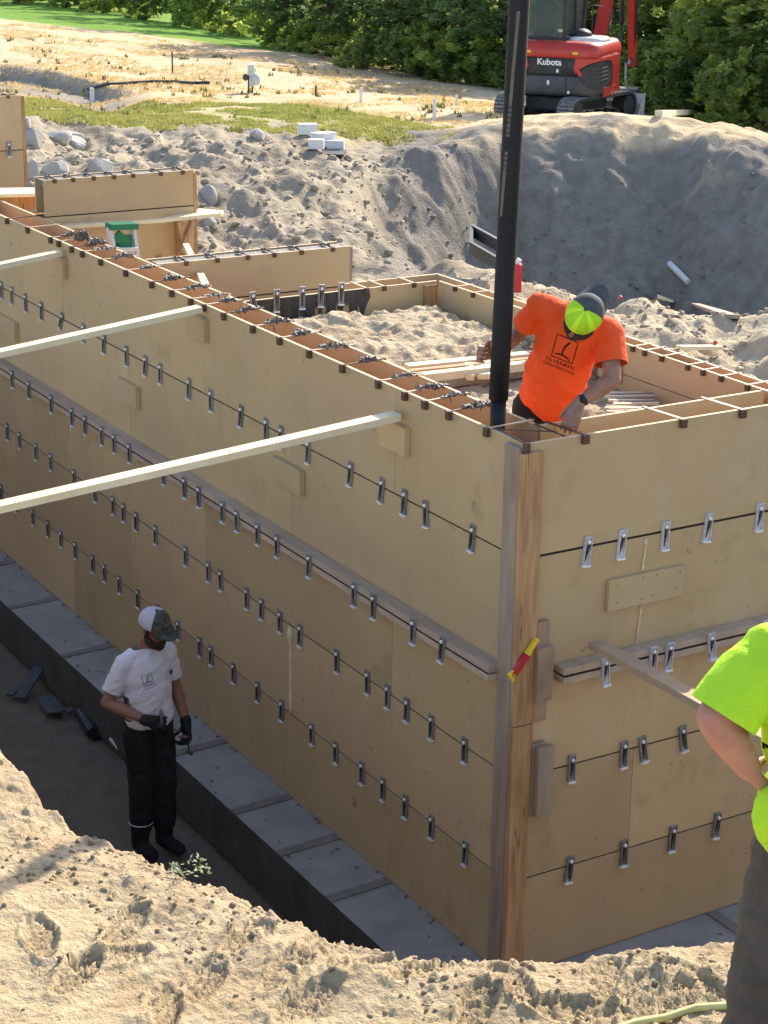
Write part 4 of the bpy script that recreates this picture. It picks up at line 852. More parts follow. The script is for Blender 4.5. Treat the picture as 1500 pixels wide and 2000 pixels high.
# ---- man in lime at the right edge
def lime_man():
    dp = 4.72; t0 = atd(1640, 1420, dp); B = Vector((t0.x, t0.y, 2.43)); U = Vector((0, 0, 1)); F, Lf = frame((FW.x*.93+RT.x*.36, FW.y*.93+RT.y*.36))
    W = lambda l, f, u: B+Lf*l+F*f+U*u
    t = thing('person', 'person in lime T-shirt and brown pants at the right edge, hand on hip', 'person', tuple(B))
    ls = atd(1512, 1268, dp-.02); le = atd(1398, 1402, dp-.06); lw = atd(1462, 1500, dp+.0); c = (ls+Vector((0, 0, 0))); rs = ls-Lf*.36; nk = (ls+rs)/2+U*.07
    hip = Vector((B.x, B.y, 3.36)); mid = (ls+rs)/2-U*.02; hc = nk+U*.17+F*.03
    bm = NB(); ell(bm, mid-U*.14, (.165, .115, .22), (Lf, F, U)); ell(bm, hip+U*.08, (.150, .115, .16), (Lf, F, U)); caps(bm, rs, .058, ls, .058); caps(bm, nk, .058, hc-U*.05, .052)
    head(bm, hc, F, U); arm(bm, ls, le, lw, (.060, .050, .052, .034)); arm(bm, rs, rs-U*.28-Lf*.05, rs-U*.50+F*.1)
    hand(bm, lw, (lw-le).normalized()+F*.3, RT*.8+FW*.2, -1, (25, 40, 30), 1.1); hand(bm, rs-U*.50+F*.1, -U, Lf, -1)
    la, ra = atd(1500, 1850, dp+.02), W(-.13, 0, .5); lk = atd(1488, 1850, dp); lk.z = 2.9; lf_ = atd(1440, 2100, dp-.05); lf_.z = 2.50
    caps(bm, hip+Lf*.09, .09, lk, .062); caps(bm, lk, .062, lf_, .045); caps(bm, hip-Lf*.09, .09, W(-.12, .03, .5), .062); caps(bm, W(-.12, .03, .5), .062, W(-.13, 0, .1), .045)
    link('body', remesh(bm, .008, 3), SKIN3, t, smooth=True)
    bm = NB(); ell(bm, mid-U*.15, (.20, .15, .24), (Lf, F, U)); ell(bm, hip+U*.12, (.195, .15, .22), (Lf, F, U)); ell(bm, hip+U*.0, (.185, .15, .14), (Lf, F, U)); caps(bm, rs, .078, ls, .078); caps(bm, nk-U*.05, .09, nk, .07)
    ell(bm, atd(1512, 1592, dp-.0), (.05, .06, .075), (Lf, F, U), 12)
    e1 = ls.lerp(le, 1.02); caps(bm, ls-UP*.01, .078, ls.lerp(le, .5)-UP*.005, .086); caps(bm, ls.lerp(le, .5)-UP*.005, .086, e1+RT*.015, .090)
    me_ = remesh(bm, .009, 4); dirs = atd(1440, 1412, dp)-atd(1356, 1358, dp); pn = Vector(dirs).cross(FW).normalized(); pc = atd(1398, 1388, dp-.05)
    if pn.dot(le-ls) < 0: pn = -pn
    cut(me_, [(hip-U*.08, -U), (nk+U*.01, U, nk+U*.05, .12), (pc, pn, pc, .17), (rs-U*.18, -U-Lf*.2, rs-U*.28, .13)])
    wrinkle(me_, .012, fn=lambda c_: (c_[:, 0]*4+c_[:, 2]*5, c_[:, 2]*5-c_[:, 0]*7), seed=9); link('shirt', me_, LIME, t, smooth=True)
    bm = NB(); ell(bm, hip+U*.0, (.178, .14, .14), (Lf, F, U)); caps(bm, hip+Lf*.088, .108, lk, .088); caps(bm, lk, .088, lf_, .082); caps(bm, hip-Lf*.09, .105, W(-.12, .03, .5), .088); caps(bm, W(-.12, .03, .5), .085, W(-.13, 0, .12), .08)
    me_ = remesh(bm, .011, 3); cut(me_, [(hip+U*.1, U)]); wrinkle(me_, .012, (8, 8, 15), 4); link('pants', me_, BROWNC, t, smooth=True)
    bm = NB()
    for a in (lf_, W(-.13, 0, .1)): b = Vector((a.x, a.y, 2.50)); bm = NB(); caps(bm, b+U*.05, .055, b+F*.14-U*.01, .048); link('boot', remesh(bm, .01, 2), BROWNC, t, smooth=True)
    bm = NB(); ell(bm, hc+U*.04, (.085, .103, .085), (Lf, F, U)); obj('hair', bm, HAIR, t, smooth=True)
lime_man()

# ------------------------------------------------------------------ excavator
def excavator():
    EX = thing('excavator', 'red and black mini excavator parked on the dirt mound behind the black hose', 'excavator', (0, 0, 0)); th = R_(22)
    def rpoly(w2, yr, yf, rr, rf=.06, n_=7):
        pts = []
        for (cx, cy, r, a0) in ((w2-rf, yf-rf, rf, 0), (-w2+rf, yf-rf, rf, 90), (-w2+rr, yr+rr, rr, 180), (w2-rr, yr+rr, rr, 270)):
            for k in range(n_): a = R_(a0+90*k/(n_-1)); pts.append((cx+r*math.cos(a), cy+r*math.sin(a)))
        return pts
    def slab(bm, w2, yr, yf, rr, levels, mi=0):       # levels: (z, inset)
        rows = []
        for z, ins in levels: rows.append([bm.verts.new((x, y, z)) for x, y in rpoly(w2-ins, yr+ins, yf-ins*.3, max(rr-ins, .05))])
        for a, b in zip(rows, rows[1:]):
            for i in range(len(a)): bm.faces.new((a[i], a[(i+1) % len(a)], b[(i+1) % len(a)], b[i])).material_index = mi
        bm.faces.new(rows[0][::-1]).material_index = mi; bm.faces.new(rows[-1]).material_index = mi
    bm = NB(); slab(bm, .83, -.84, .80, .34, [(.52, .10), (.56, .02), (.60, 0), (.86, 0), (.885, .02)]); cw = obj('counterweight', bm, KGRY, EX, True)
    bm = NB(); slab(bm, .835, -.845, .55, .34, [(.89, .015), (.90, 0), (1.19, .0), (1.20, .02)]); obj('engine_cover', bm, KBLK, EX, True)
    bm = NB(); slab(bm, .85, -.86, .80, .36, [(1.20, .01), (1.215, 0), (1.30, .0), (1.40, .03), (1.455, .09), (1.475, .16)]); hd = obj('hood', bm, KRED, EX, True)
    # red frame and dark grille that wrap round the right rear corner
    def path(q):
        rc = .34; a0 = .85-rc; arc = rc*math.pi/2
        if q < 0: return Vector((a0+q, -.86, 0)), Vector((0, -1, 0))
        if q < arc: t_ = q/rc; return Vector((a0+rc*math.sin(t_), -.86+rc-rc*math.cos(t_), 0)), Vector((math.sin(t_), -math.cos(t_), 0))
        return Vector((.85, -.86+rc+(q-arc), 0)), Vector((1, 0, 0))
    def wrap(bm, q0, q1, lo, hi, dep, n_=26):
        V = []
        for i in range(n_+1):
            q = q0+(q1-q0)*i/n_; p_, nn = path(q); t_ = i/n_; V.append([bm.verts.new(p_+nn*d+Vector((0, 0, z))) for z in (lo(t_), hi(t_)) for d in (-.02, dep)])
        for a, b in zip(V, V[1:]):
            for k in ((0, 1), (1, 3), (3, 2), (2, 0)): bm.faces.new((a[k[0]], a[k[1]], b[k[1]], b[k[0]]))
        bm.faces.new((V[0][0], V[0][2], V[0][3], V[0][1])); bm.faces.new((V[-1][0], V[-1][1], V[-1][3], V[-1][2]))
    el_ = lambda t_: (1-min(1, abs(2*t_-1))**3.5)
    bm = NB(); wrap(bm, -.02, 1.30, lambda t_: .92-.27*el_(t_)-.002, lambda t_: .92+.22*el_(t_)+.002, .012); g_ = obj('side_grille', bm, KBLK, EX)
    for k in range(4): bm = NB(); wrap(bm, .25, .9, lambda t_: .80+.07*k, lambda t_: .82+.07*k, .016, 10); obj('grille_slat', bm, KGRY, g_)
    bm = NB(); wrap(bm, -.06, 1.30, lambda t_: .935+.22*el_(t_), lambda t_: 1.205, .024); wrap(bm, 1.20, 1.66, lambda t_: .52, lambda t_: 1.205, .022, 8); wrap(bm, .72, 1.66, lambda t_: .50+.02*t_, lambda t_: .66, .030, 10); obj('side_frame', bm, KRED, EX)
    for sx in (-1, 1):
        bm = NB(); prism(bm, [(.40*sx, 1.18), (.50*sx, 1.18), (.42*sx, 1.04), (.50*sx, .90), (.44*sx, .90), (.33*sx, 1.04)] if 0 else [(.47*sx, 1.19), (.58*sx, 1.19), (.50*sx, 1.05), (.60*sx, .90), (.53*sx, .90), (.42*sx, 1.03)], lambda u, v, d: Vector((u, d, v)), -.875, -.82); obj('rear_light', bm, KLENS, EX)
        bm = NB(); ell(bm, (.46*sx-.12, -.852, .60), (.028, .012, .03), seg=10); obj('tie_point', bm, INKW, EX)
        bm = NB(); bx(bm, .44*sx-.05, .44*sx+.05, -.866, -.855, 1.27, 1.315); obj('warning_sticker', bm, DECAL, EX)
    bm = NB(); bx(bm, -.44, .20, -.853, -.846, .92, 1.17); bx(bm, .27, .29, -.852, -.846, .60, 1.18); obj('rear_panel', bm, KBLK, EX)
    bm = NB(); bx(bm, .05, .22, -.846, -.842, .66, .80); obj('rating_plate', bm, KGRY, EX)
    bm = NB(); ell(bm, (-.05, -.85, .76), (.03, .012, .045), seg=10); obj('lock', bm, INKW, EX); bm = NB(); bx(bm, .10, .14, -.860, -.853, .94, 1.0); obj('sticker', bm, INKW, EX)
    cu = bpy.data.curves.new('t', 'FONT'); cu.body = 'Kubota'; cu.size = .155; cu.align_x = 'CENTER'; cu.offset = .004; cu.extrude = .003; o = bpy.data.objects.new('t', cu); tm = bpy.data.meshes.new_from_object(o); bpy.data.objects.remove(o)
    tm.materials.clear(); tm.transform(Matrix.Translation((-.04, -.857, 1.07)) @ Matrix.Rotation(R_(90), 4, 'X')); link('lettering', tm, INKW, EX)
    bm = NB(); pts = [(-.05, -.35, 1.468), (-.05, .1, 1.49)]
    for a, b in (((.10, -.60, 1.45), (.70, .10, 1.45)),): slab(bm, .33, -.30, .42, .2, [(1.44, 0), (1.50, .01), (1.53, .06), (1.54, .14)])
    bmesh.ops.translate(bm, verts=bm.verts, vec=(.44, -.10, 0)); obj('hood_sunlit_top', bm, mat('sunlit_hood', (.72, .70, .66), rough=.25, spec=.7), EX, True)  # pale cap: sunlight on the right hood top put into the colour
    # cab
    cx0, cx1, cy0, cy1, z0, z1 = -.80, .10, -.42, .74, 1.46, 2.62
    bm = NB()
    for (x, y) in ((cx0, cy0), (cx1, cy0), (cx0, cy1), (cx1, cy1), (cx1, .15)): bx(bm, x-.035, x+.035, y-.035, y+.035, z0, z1)
    for z in (z0, z1): bx(bm, cx0-.03, cx1+.03, cy0-.03, cy0+.03, z, z+.07); bx(bm, cx0-.03, cx1+.03, cy1-.03, cy1+.03, z, z+.07); bx(bm, cx0-.03, cx0+.03, cy0, cy1, z, z+.06); bx(bm, cx1-.03, cx1+.03, cy0, cy1, z, z+.06)
    cb = obj('cab_frame', bm, KBLK, EX)
    bm = NB(); bx(bm, cx0-.05, cx1+.05, cy0-.06, cy1+.10, z1+.07, z1+.16, bev=.03); obj('cab_roof', bm, KRED, EX)
    for q in ((cx0+.03, cx1-.03, cy0-.004, cy0+.004), (cx0+.03, cx1-.03, cy1-.004, cy1+.004), (cx0-.004, cx0+.004, cy0+.03, cy1-.03), (cx1-.004, cx1+.004, cy0+.03, cy1-.03)):
        bm = NB(); bx(bm, *q, z0+.06, z1); obj('window_pane', bm, GLASS, EX)
    bm = NB(); bx(bm, -.60, -.12, -.10, .35, 1.45, 1.62, bev=.04); bx(bm, -.58, -.14, -.18, -.06, 1.6, 2.12, bev=.05); bx(bm, -.46, -.26, -.16, -.08, 2.12, 2.32, bev=.03); obj('seat', bm, KBLK, EX)
    bm = NB(); ell(bm, (.30, -.02, 1.55), (.19, .22, .12), seg=14); obj('air_cleaner', bm, KBLK, EX, True)
    bm = NB(); tube(bm, [(.14, .6, 1.5), (.16, .62, 2.0), (.30, .62, 2.05), (.50, .62, 2.02)], .012, 6); tube(bm, [(.30, .62, 1.5), (.30, .62, 2.05)], .010, 6); obj('handrail', bm, KGRY, EX)
    # boom and arm
    bm = NB(); beam(bm, (.30, .88, .95), (.34, 1.55, 2.35), .17, .30, (0, 1, 0)); beam(bm, (.34, 1.50, 2.25), (.40, 2.85, 3.35), .17, .30, (0, 0, 1)); bx(bm, .14, .46, .72, 1.0, .62, 1.25, bev=.03); obj('boom', bm, KRED, EX)
    bm = NB(); beam(bm, (.42, 2.62, 3.45), (.50, 2.90, .78), .15, .26, (0, 1, 0), taper=.8); obj('arm', bm, KRED, EX)
    bm = NB(); tube(bm, [(.32, 1.25, 1.05), (.34, 1.75, 1.9)], .055, 10); tube(bm, [(.34, 1.75, 1.9), (.35, 2.0, 2.4)], .03, 10); tube(bm, [(.33, 2.4, 2.7), (.36, 2.45, 1.6)], .05, 10); tube(bm, [(.36, 2.45, 1.6), (.38, 2.5, 1.0)], .028, 10); obj('cylinder', bm, KBLK, EX, True)
    bm = NB()
    for k in range(4): tube(bm, [(.50+.02*k, 2.58, 3.2), (.52+.02*k, 2.74+.02*k, 2.3), (.52+.015*k, 2.80, 1.3), (.50, 2.78, .9)], .010, 6); tube(bm, [(.20+.03*k, 1.0, 1.3), (.22+.03*k, 1.35+.02*k, 2.2), (.24, 1.7, 2.7)], .010, 6)
    obj('hydraulic_hose', bm, KBLK, EX, True)
    bm = NB(); prism(bm, [(2.65, .35), (2.85, .38), (3.0, .2), (2.95, -.05), (2.65, -.1), (2.5, .1)], lambda u, v, d: Vector((d, u, v)), .18, .68); obj('bucket', bm, KGRY, EX)
    bm = NB(); ell(bm, (.49, 2.72, .86), (.04, .07, .06), seg=10); tube(bm, [(.42, 2.72, .85), (.46, 2.60, .55), (.5, 2.66, .3)], .025, 8); obj('bucket_link', bm, GALV, EX)
    # undercarriage, turned a little more than the house
    uc = Matrix.Rotation(R_(-14), 4, 'Z')
    def turned(bm): bmesh.ops.transform(bm, matrix=uc, verts=bm.verts); return bm
    for sx in (-1, 1):
        x0, x1 = (.50, .84) if sx > 0 else (-.84, -.50); loop = []
        R1 = .245; yb, yf = -.82, 1.02
        for k in range(13): a = R_(90+180*k/12); loop.append((yb+R1*math.cos(a), .25+R1*math.sin(a)))
        for k in range(13): a = R_(-90+180*k/12); loop.append((yf+R1*math.cos(a), .25+R1*math.sin(a)))
        bm = NB(); n_ = len(loop); inn = [(yb+(y-yb)*.86 if y < yb else (yf+(y-yf)*.86 if y > yf else y), .25+(z-.25)*.84) for y, z in loop]
        for i in range(n_):
            j = (i+1) % n_; A_ = [Vector((x, p_[0], p_[1])) for x in (x0, x1) for p_ in (loop[i], loop[j], inn[j], inn[i])]; V = [bm.verts.new(v) for v in A_]
            for f in ((0, 1, 5, 4), (3, 2, 6, 7)[::-1], (0, 3, 2, 1), (4, 5, 6, 7)): bm.faces.new([V[k] for k in f])
        tr = obj('track', turned(bm), TRACK, EX)
        bm = NB(); per = []
        for i in range(n_):
            a, b = Vector((0, *loop[i])), Vector((0, *loop[(i+1) % n_])); m_ = max(1, round((b-a).length/.125))
            for k in range(m_): per.append((a.lerp(b, (k+.5)/m_), (b-a).normalized()))
        for p_, d in per[::1]:
            nn = Vector((0, -d.z, d.y)); nn = nn if (p_-Vector((0, min(max(p_.y, yb), yf), .25))).dot(nn) > 0 else -nn
            beam(bm, Vector((x0+.01, 0, 0))+p_+nn*.014, Vector((x1-.01, 0, 0))+p_+nn*.014, .052, .03, nn)
        obj('track_lug', turned(bm), mat('lug', (.26, .25, .23), (.10, .10, .10), 20, .6), tr)
        bm = NB()
        for y, r in ((yb, .19), (yf, .19), (-.45, .10), (-.1, .10), (.25, .10), (.6, .10)): tube(bm, [(x0+.05, y, .25 if r > .15 else .13), (x1-.03, y, .25 if r > .15 else .13)], r, 14)
        obj('roller', turned(bm), KBLK, EX)
    bm = NB(); bx(bm, -.5, .5, -.55, .75, .22, .48, bev=.03); tube(bm, [(0, .1, .46), (0, .1, .54)], .42, 20); obj('undercarriage', turned(bm), KBLK, EX)
    bm = NB(); beam(bm, (-.35, .7, .3), (-.35, 1.45, .22), .12, .10); beam(bm, (.35, .7, .3), (.35, 1.45, .22), .12, .10)
    rows = [[(x, 1.50+.10*math.sin(k/6*math.pi)*-1+.06, .02+.40*k/6) for x in (-.85, .85)] for k in range(7)]; V = [[bm.verts.new(p_) for p_ in r]+[bm.verts.new((p_[0], p_[1]+.03, p_[2])) for p_ in r] for r in rows]
    for a, b in zip(V, V[1:]): bm.faces.new((a[0], a[1], b[1], b[0])); bm.faces.new((a[3], a[2], b[2], b[3])); bm.faces.new((a[1], a[3], b[3], b[1])); bm.faces.new((a[2], a[0], b[0], b[2]))
    prism(bm, [(1.30, .03), (1.52, .03), (1.56, .44)], lambda u, v, d: Vector((d, u, v)), .83, .86); obj('dozer_blade', turned(bm), mat('worn_steel', (.55, .55, .52), (.4, .4, .38), 9, .5), EX)
    p_ = ath(1099, 240, 36); EX.location = (p_.x, p_.y, p_.z+.05); EX.rotation_euler = (0, 0, -(YAW+th))
excavator()

# ------------------------------------------------------------------ trees and undergrowth
def leafcloud(centres, radii, per, size, seed, m_, up=.3):
    r = np.random.default_rng(seed); cs = []
    for c, rad, n_ in zip(centres, radii, per):
        d = r.normal(size=(n_, 3)); d /= np.linalg.norm(d, axis=1)[:, None]; q = r.random(n_)**.42
        sub = r.normal(size=(max(n_//26, 1), 3)); sub /= np.linalg.norm(sub, axis=1)[:, None]; sub *= (r.random(len(sub))**.35)[:, None]
        pk = sub[r.integers(0, len(sub), n_)]; cs.append(np.array(c)+(pk+d*q[:, None]*.20)*np.array(rad))
    P_ = np.concatenate(cs); n_ = len(P_); a = r.normal(size=(n_, 3)); a[:, 2] *= .6; a /= np.linalg.norm(a, axis=1)[:, None]; b = r.normal(size=(n_, 3)); b -= a*(a*b).sum(1)[:, None]; b /= np.linalg.norm(b, axis=1)[:, None]
    s = size*(.6+.8*r.random(n_))[:, None]; V = np.stack([P_-a*s, P_-b*s*.45, P_+a*s, P_+b*s*.45], 1).reshape(-1, 3); Q = np.arange(n_*4, dtype=np.int32)
    me_ = bpy.data.meshes.new('crown'); me_.vertices.add(n_*4); me_.vertices.foreach_set('co', V.reshape(-1)); me_.loops.add(n_*4); me_.loops.foreach_set('vertex_index', Q); me_.polygons.add(n_); me_.polygons.foreach_set('loop_start', Q[::4].copy()); me_.update(calc_edges=True); me_.materials.append(m_); me_.materials.append(LEAFC); me_.materials.append(LEAFA)
    ids = np.concatenate([np.full(n2, r.choice([0, 0, 1, 2])) for n2 in per]).astype(np.int32); me_.polygons.foreach_set('material_index', ids); return me_  # some clumps get the leaf colour with sunlight painted in
protos = []
for k, (m_, hh) in enumerate(((LEAFA, 5.6), (LEAFB, 6.6), (LEAFC, 5.0), (LEAFA, 6.2))):
    r = random.Random(k+3); cen, rad, per = [], [], []
    for j in range(20):
        zc = .5+(hh-.9)*(j/19)**.9; w_ = 1.9*(1-.5*(zc/hh)**2); a = r.uniform(0, 6.28); d = r.uniform(.2, 1)*w_*.7
        cen.append((math.cos(a)*d, math.sin(a)*d, zc)); q = r.uniform(.6, 1.05); rad.append((q, q, q*.75)); per.append(760 if zc < 3.2 else 400)
    cm = leafcloud(cen, rad, per, .088, 100+k, m_)
    bm = NB(); tube(bm, [(0, 0, -.3), (.05, .02, 1.2), (.02, -.05, 2.6), (.1, 0, hh*.85)], [.13, .11, .08, .02], 8)
    for c_ in cen[4::2]: tube(bm, [(0.03, 0, c_[2]*.55), (c_[0]*.5, c_[1]*.5, c_[2]*.8), c_], [.05, .035, .012], 5)
    tk = bpy.data.meshes.new('trunk'); bm.to_mesh(tk); bm.free(); tk.materials.append(BARK); protos.append((cm, tk))
TL = [(560, 100, 59), (640, 112, 57), (715, 128, 55), (790, 142, 53), (860, 156, 51.5), (925, 168, 50), (990, 182, 48.5), (1060, 190, 47.5), (1130, 198, 47), (1200, 206, 46), (1270, 216, 45), (1335, 226, 44), (1400, 238, 42.5), (1470, 252, 41), (1545, 268, 39.5), (1620, 280, 38.5),
      (500, 70, 68), (430, 52, 73), (360, 42, 76), (290, 30, 80), (220, 22, 84), (150, 14, 88), (80, 6, 92), (10, 2, 95), (-70, 0, 96),
      (650, 80, 66), (780, 100, 64), (900, 112, 62), (1020, 124, 61), (1150, 138, 60), (1280, 148, 58), (1400, 160, 57), (1530, 175, 55)]
labs = ['mid green broadleaf tree in the dense tree line behind the dry field', 'dark green tree in the dense tree line behind the dry field', 'pale green sunlit tree in the dense tree line behind the dry field', 'mid green bushy tree in the dense tree line behind the dry field']
FRONT = ['leftmost front tree of the tree line where the lawn meets the dry field', 'second front tree from the lawn in the tree line', 'third front tree from the lawn in the tree line', 'fourth front tree from the lawn, behind the dry field', 'front tree two places left of the black hose', 'front tree just left of the black hose', 'front tree hidden directly behind the black hose',
         'front tree behind the excavator cab', 'front tree behind the excavator boom', 'front tree between the excavator boom and arm', 'front tree just right of the excavator arm', 'front tree above the pale plank on the mound', 'second front tree from the right edge, above the mound shoulder', 'rightmost front tree at the right edge above the mound']
random.seed(21)
for i, (px_, py_, d_) in enumerate(TL):
    p_ = ath(px_, py_, d_); k = random.choice((0, 1, 1, 2, 3, 0)) if px_ > 500 else random.choice((1, 0, 3)); cm, tk = protos[k]
    t = thing('broadleaf_tree', FRONT[i] if i < len(FRONT) else labs[k].replace('in the dense tree line', 'in the rear of the dense tree line'), 'tree', (p_.x, p_.y, gz(p_.x, p_.y)-.1), 'trees of the dense tree line'); t.rotation_euler = (0, 0, random.uniform(0, 6.28)); q = random.uniform(.85, 1.2); t.scale = (q, q, q*random.uniform(.60, .78)*(1 if px_ > 500 else 1.3))
    share('crown', cm, t); share('trunk', tk, t)
bushm = []
for k, m_ in enumerate((LEAFA, LEAFC, LEAFB)):
    r = random.Random(40+k); cen = [(r.uniform(-.7, .7), r.uniform(-.6, .6), r.uniform(.2, .75)) for _ in range(8)]; bushm.append(leafcloud(cen, [(.42, .42, .34)]*8, [420]*8, .055, 200+k, m_))
for i, (px_, py_, d_, k, sc_) in enumerate([(700, 122, 52.5, 0, 1.3), (880, 150, 50, 1, 1.5), (930, 150, 49, 1, 1.2), (830, 146, 50.5, 0, 1.4), (1010, 175, 47, 0, 1.2), (1290, 205, 42.5, 1, 1.3), (1340, 208, 41.5, 1, 1.2), (1450, 235, 38.5, 1, 1.3), (1490, 225, 38, 0, 1.5), (1400, 215, 40.5, 2, 1.4), (590, 96, 57, 1, 1.1), (545, 88, 60, 1, 1.0), (470, 60, 70, 0, 1.4), (380, 46, 72, 1, 1.4), (300, 34, 76, 0, 1.3), (200, 26, 80, 1, 1.4), (120, 15, 84, 0, 1.3), (40, 10, 86, 1, 1.4), (1240, 200, 43.5, 0, 1.2)]):
    p_ = ath(px_, py_, d_); o = bpy.data.objects.new('shrub', bushm[k]); COL.objects.link(o); o.location = (p_.x, p_.y, gz(p_.x, p_.y)-.05); o.scale = (sc_, sc_, sc_); o.rotation_euler = (0, 0, random.uniform(0, 6))
    tag(o, ['mid green shrub at the front edge of the tree line', 'light green sunlit shrub at the front edge of the tree line', 'dark green shrub at the front edge of the tree line'][k], 'shrub', 'shrubs along the tree line')
# grass tufts
def tufts(name, m_, n_, box, hgt, seed, label, wdt=.012, cond=None):
    r = np.random.default_rng(seed); pxs = r.uniform(box[0], box[1], n_*2); ds = r.uniform(box[2], box[3], n_*2); az_ = YAW+np.arctan((pxs-750)/3900.)
    X_ = CAM.x+ds*np.sin(az_); Y_ = CAM.y+ds*np.cos(az_); Z_, px_, py_, D_ = hG(X_[:, None], Y_[:, None]); Z_ = Z_[:, 0]; px_ = px_[:, 0]; py_ = py_[:, 0]
    ok = cond(px_, py_, X_, Y_); X_, Y_, Z_ = X_[ok][:n_], Y_[ok][:n_], Z_[ok][:n_]; V = []; nb = 5
    for j in range(nb):
        a = r.uniform(0, 6.28, len(X_)); l = hgt*r.uniform(.5, 1.2, len(X_)); lean = r.uniform(.2, 1.0, len(X_)); bx_ = X_+r.normal(0, .03, len(X_)); by_ = Y_+r.normal(0, .03, len(X_))
        s_, c_ = np.sin(a), np.cos(a); b0 = np.stack([bx_-s_*wdt, by_+c_*wdt, Z_-.01], 1); b1 = np.stack([bx_+s_*wdt, by_-c_*wdt, Z_-.01], 1); tp = np.stack([bx_+c_*lean*l, by_+s_*lean*l, Z_+l], 1); V.append(np.stack([b0, b1, tp], 1))
    V = np.concatenate(V).reshape(-1, 3); k = len(V)//3; me_ = bpy.data.meshes.new(name); me_.vertices.add(len(V)); me_.vertices.foreach_set('co', V.reshape(-1)); me_.loops.add(len(V)); me_.loops.foreach_set('vertex_index', np.arange(len(V), dtype=np.int32)); me_.polygons.add(k); me_.polygons.foreach_set('loop_start', np.arange(0, 3*k, 3, dtype=np.int32)); me_.update(calc_edges=True)
    tag(link(name, me_, m_), label, 'grass', kind='stuff')
tufts('dry_grass', GRASSD, 9000, (-150, 1050, 31, 60), .05, 1, 'short dry straw coloured grass covering the sloping field', .018, lambda px, py, X_, Y_: (py > np.interp(px, [0, 560, 1000], [40, 108, 195])) & (py < np.interp(px, [0, 300, 600, 860], [196, 200, 210, 240])) & (fbm(X_*.7, Y_*.5, 3, 81) > -.05))
tufts('weeds', mat('dull_weeds', (.16, .17, .06), (.28, .24, .11), 3, .9, trans=.2), 420, (-100, 1000, 32, 56), .09, 4, 'scattered dull green weed tufts in the dry field', .03, lambda px, py, X_, Y_: (py > np.interp(px, [0, 560, 1000], [60, 120, 200])) & (fbm(X_*.9, Y_*.9, 2, 85) > .12))
tufts('green_grass', GRASSG, 12000, (-60, 880, 29, 38), .045, 2, 'patchy short green grass between the dry field and the rubble', .014, lambda px, py, X_, Y_: (py > np.interp(px, [0, 300, 600, 860], [196, 200, 208, 244])) & (py < 262) & (fbm(X_*1.1, Y_*1.1, 4, 71) > -.22))
# loose stones and clods
def clods(name, n_, fpos, smin, smax, m_, label, seed):
    r = random.Random(seed); ico = NB(); bmesh.ops.create_icosphere(ico, subdivisions=1, radius=1); base = np.array([v.co[:] for v in ico.verts]); fc = np.array([[v.index for v in f.verts] for f in ico.faces]); ico.free(); V, Fc = [], []
    rr_ = np.random.default_rng(seed); pos = fpos(rr_, n_)
    for i, (x, y, z) in enumerate(pos):
        s = smin+(smax-smin)*r.random()**3; q = base*(1+rr_.uniform(-.42, .42, (12, 1)))*np.array([s*r.uniform(.7, 1.4), s*r.uniform(.7, 1.2), s*r.uniform(.5, .8)]); a = r.uniform(0, 6.28); c_, s_ = math.cos(a), math.sin(a)
        q = np.stack([q[:, 0]*c_-q[:, 1]*s_, q[:, 0]*s_+q[:, 1]*c_, q[:, 2]], 1)+(x, y, z+s*.18); V.append(q); Fc.append(fc+12*i)
    V = np.concatenate(V); Fc = np.concatenate(Fc).astype(np.int32); me_ = bpy.data.meshes.new(name); me_.vertices.add(len(V)); me_.vertices.foreach_set('co', V.reshape(-1)); me_.loops.add(Fc.size); me_.loops.foreach_set('vertex_index', Fc.reshape(-1)); me_.polygons.add(len(Fc)); me_.polygons.foreach_set('loop_start', np.arange(0, Fc.size, 3, dtype=np.int32)); me_.update(calc_edges=True)
    tag(link(name, me_, m_), label, 'stones', kind='stuff')
def bankpos(r, n_):
    x = r.uniform(-3.9, -1.2, n_*6); y = r.uniform(-4.4, -.5, n_*6); z, s = hF(x[:, None], y[:, None]); z, s = z[:, 0], s[:, 0]; ok = (s > .01) & (r.random(len(x)) < np.where(s < .45, 1., .22)); 
    cl_ = fbm(x*3, y*3, 2, 88) > -.08; ok &= cl_; return list(zip(x[ok], y[ok], z[ok]))[:n_]
clods('bank_clods', 1500, bankpos, .002, .014, CLOD, 'small dirt clods scattered on the foreground bank, thickest along its lip', 5)
def gpos(lo, hi, d0, d1):
    def f(r, n_):
        a = YAW+np.arctan((r.uniform(lo, hi, n_)-750)/3900.); d = r.uniform(d0, d1, n_); x = CAM.x+d*np.sin(a); y = CAM.y+d*np.cos(a); z = hG(x[:, None], y[:, None])[0][:, 0]; return list(zip(x, y, z))
    return f
clods('rubble', 1300, gpos(40, 800, 21.0, 28), .012, .06, mat('rubble_stone', (.44, .375, .285), (.29, .245, .185), 2, .95, .5, 20), 'broken rubble and clods on the rough slope behind the form walls', 6)
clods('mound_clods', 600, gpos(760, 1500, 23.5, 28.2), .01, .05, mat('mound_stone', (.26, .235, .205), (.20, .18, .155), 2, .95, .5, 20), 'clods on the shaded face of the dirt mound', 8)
clods('platform_clods', 1300, gpos(850, 1560, 11.6, 15.5), .004, .032, mat('sand_clod', (.45, .38, .28), (.30, .25, .19), 4, .95, .5, 30), 'clods and chips on the sunlit sand behind the orange shirt', 9)
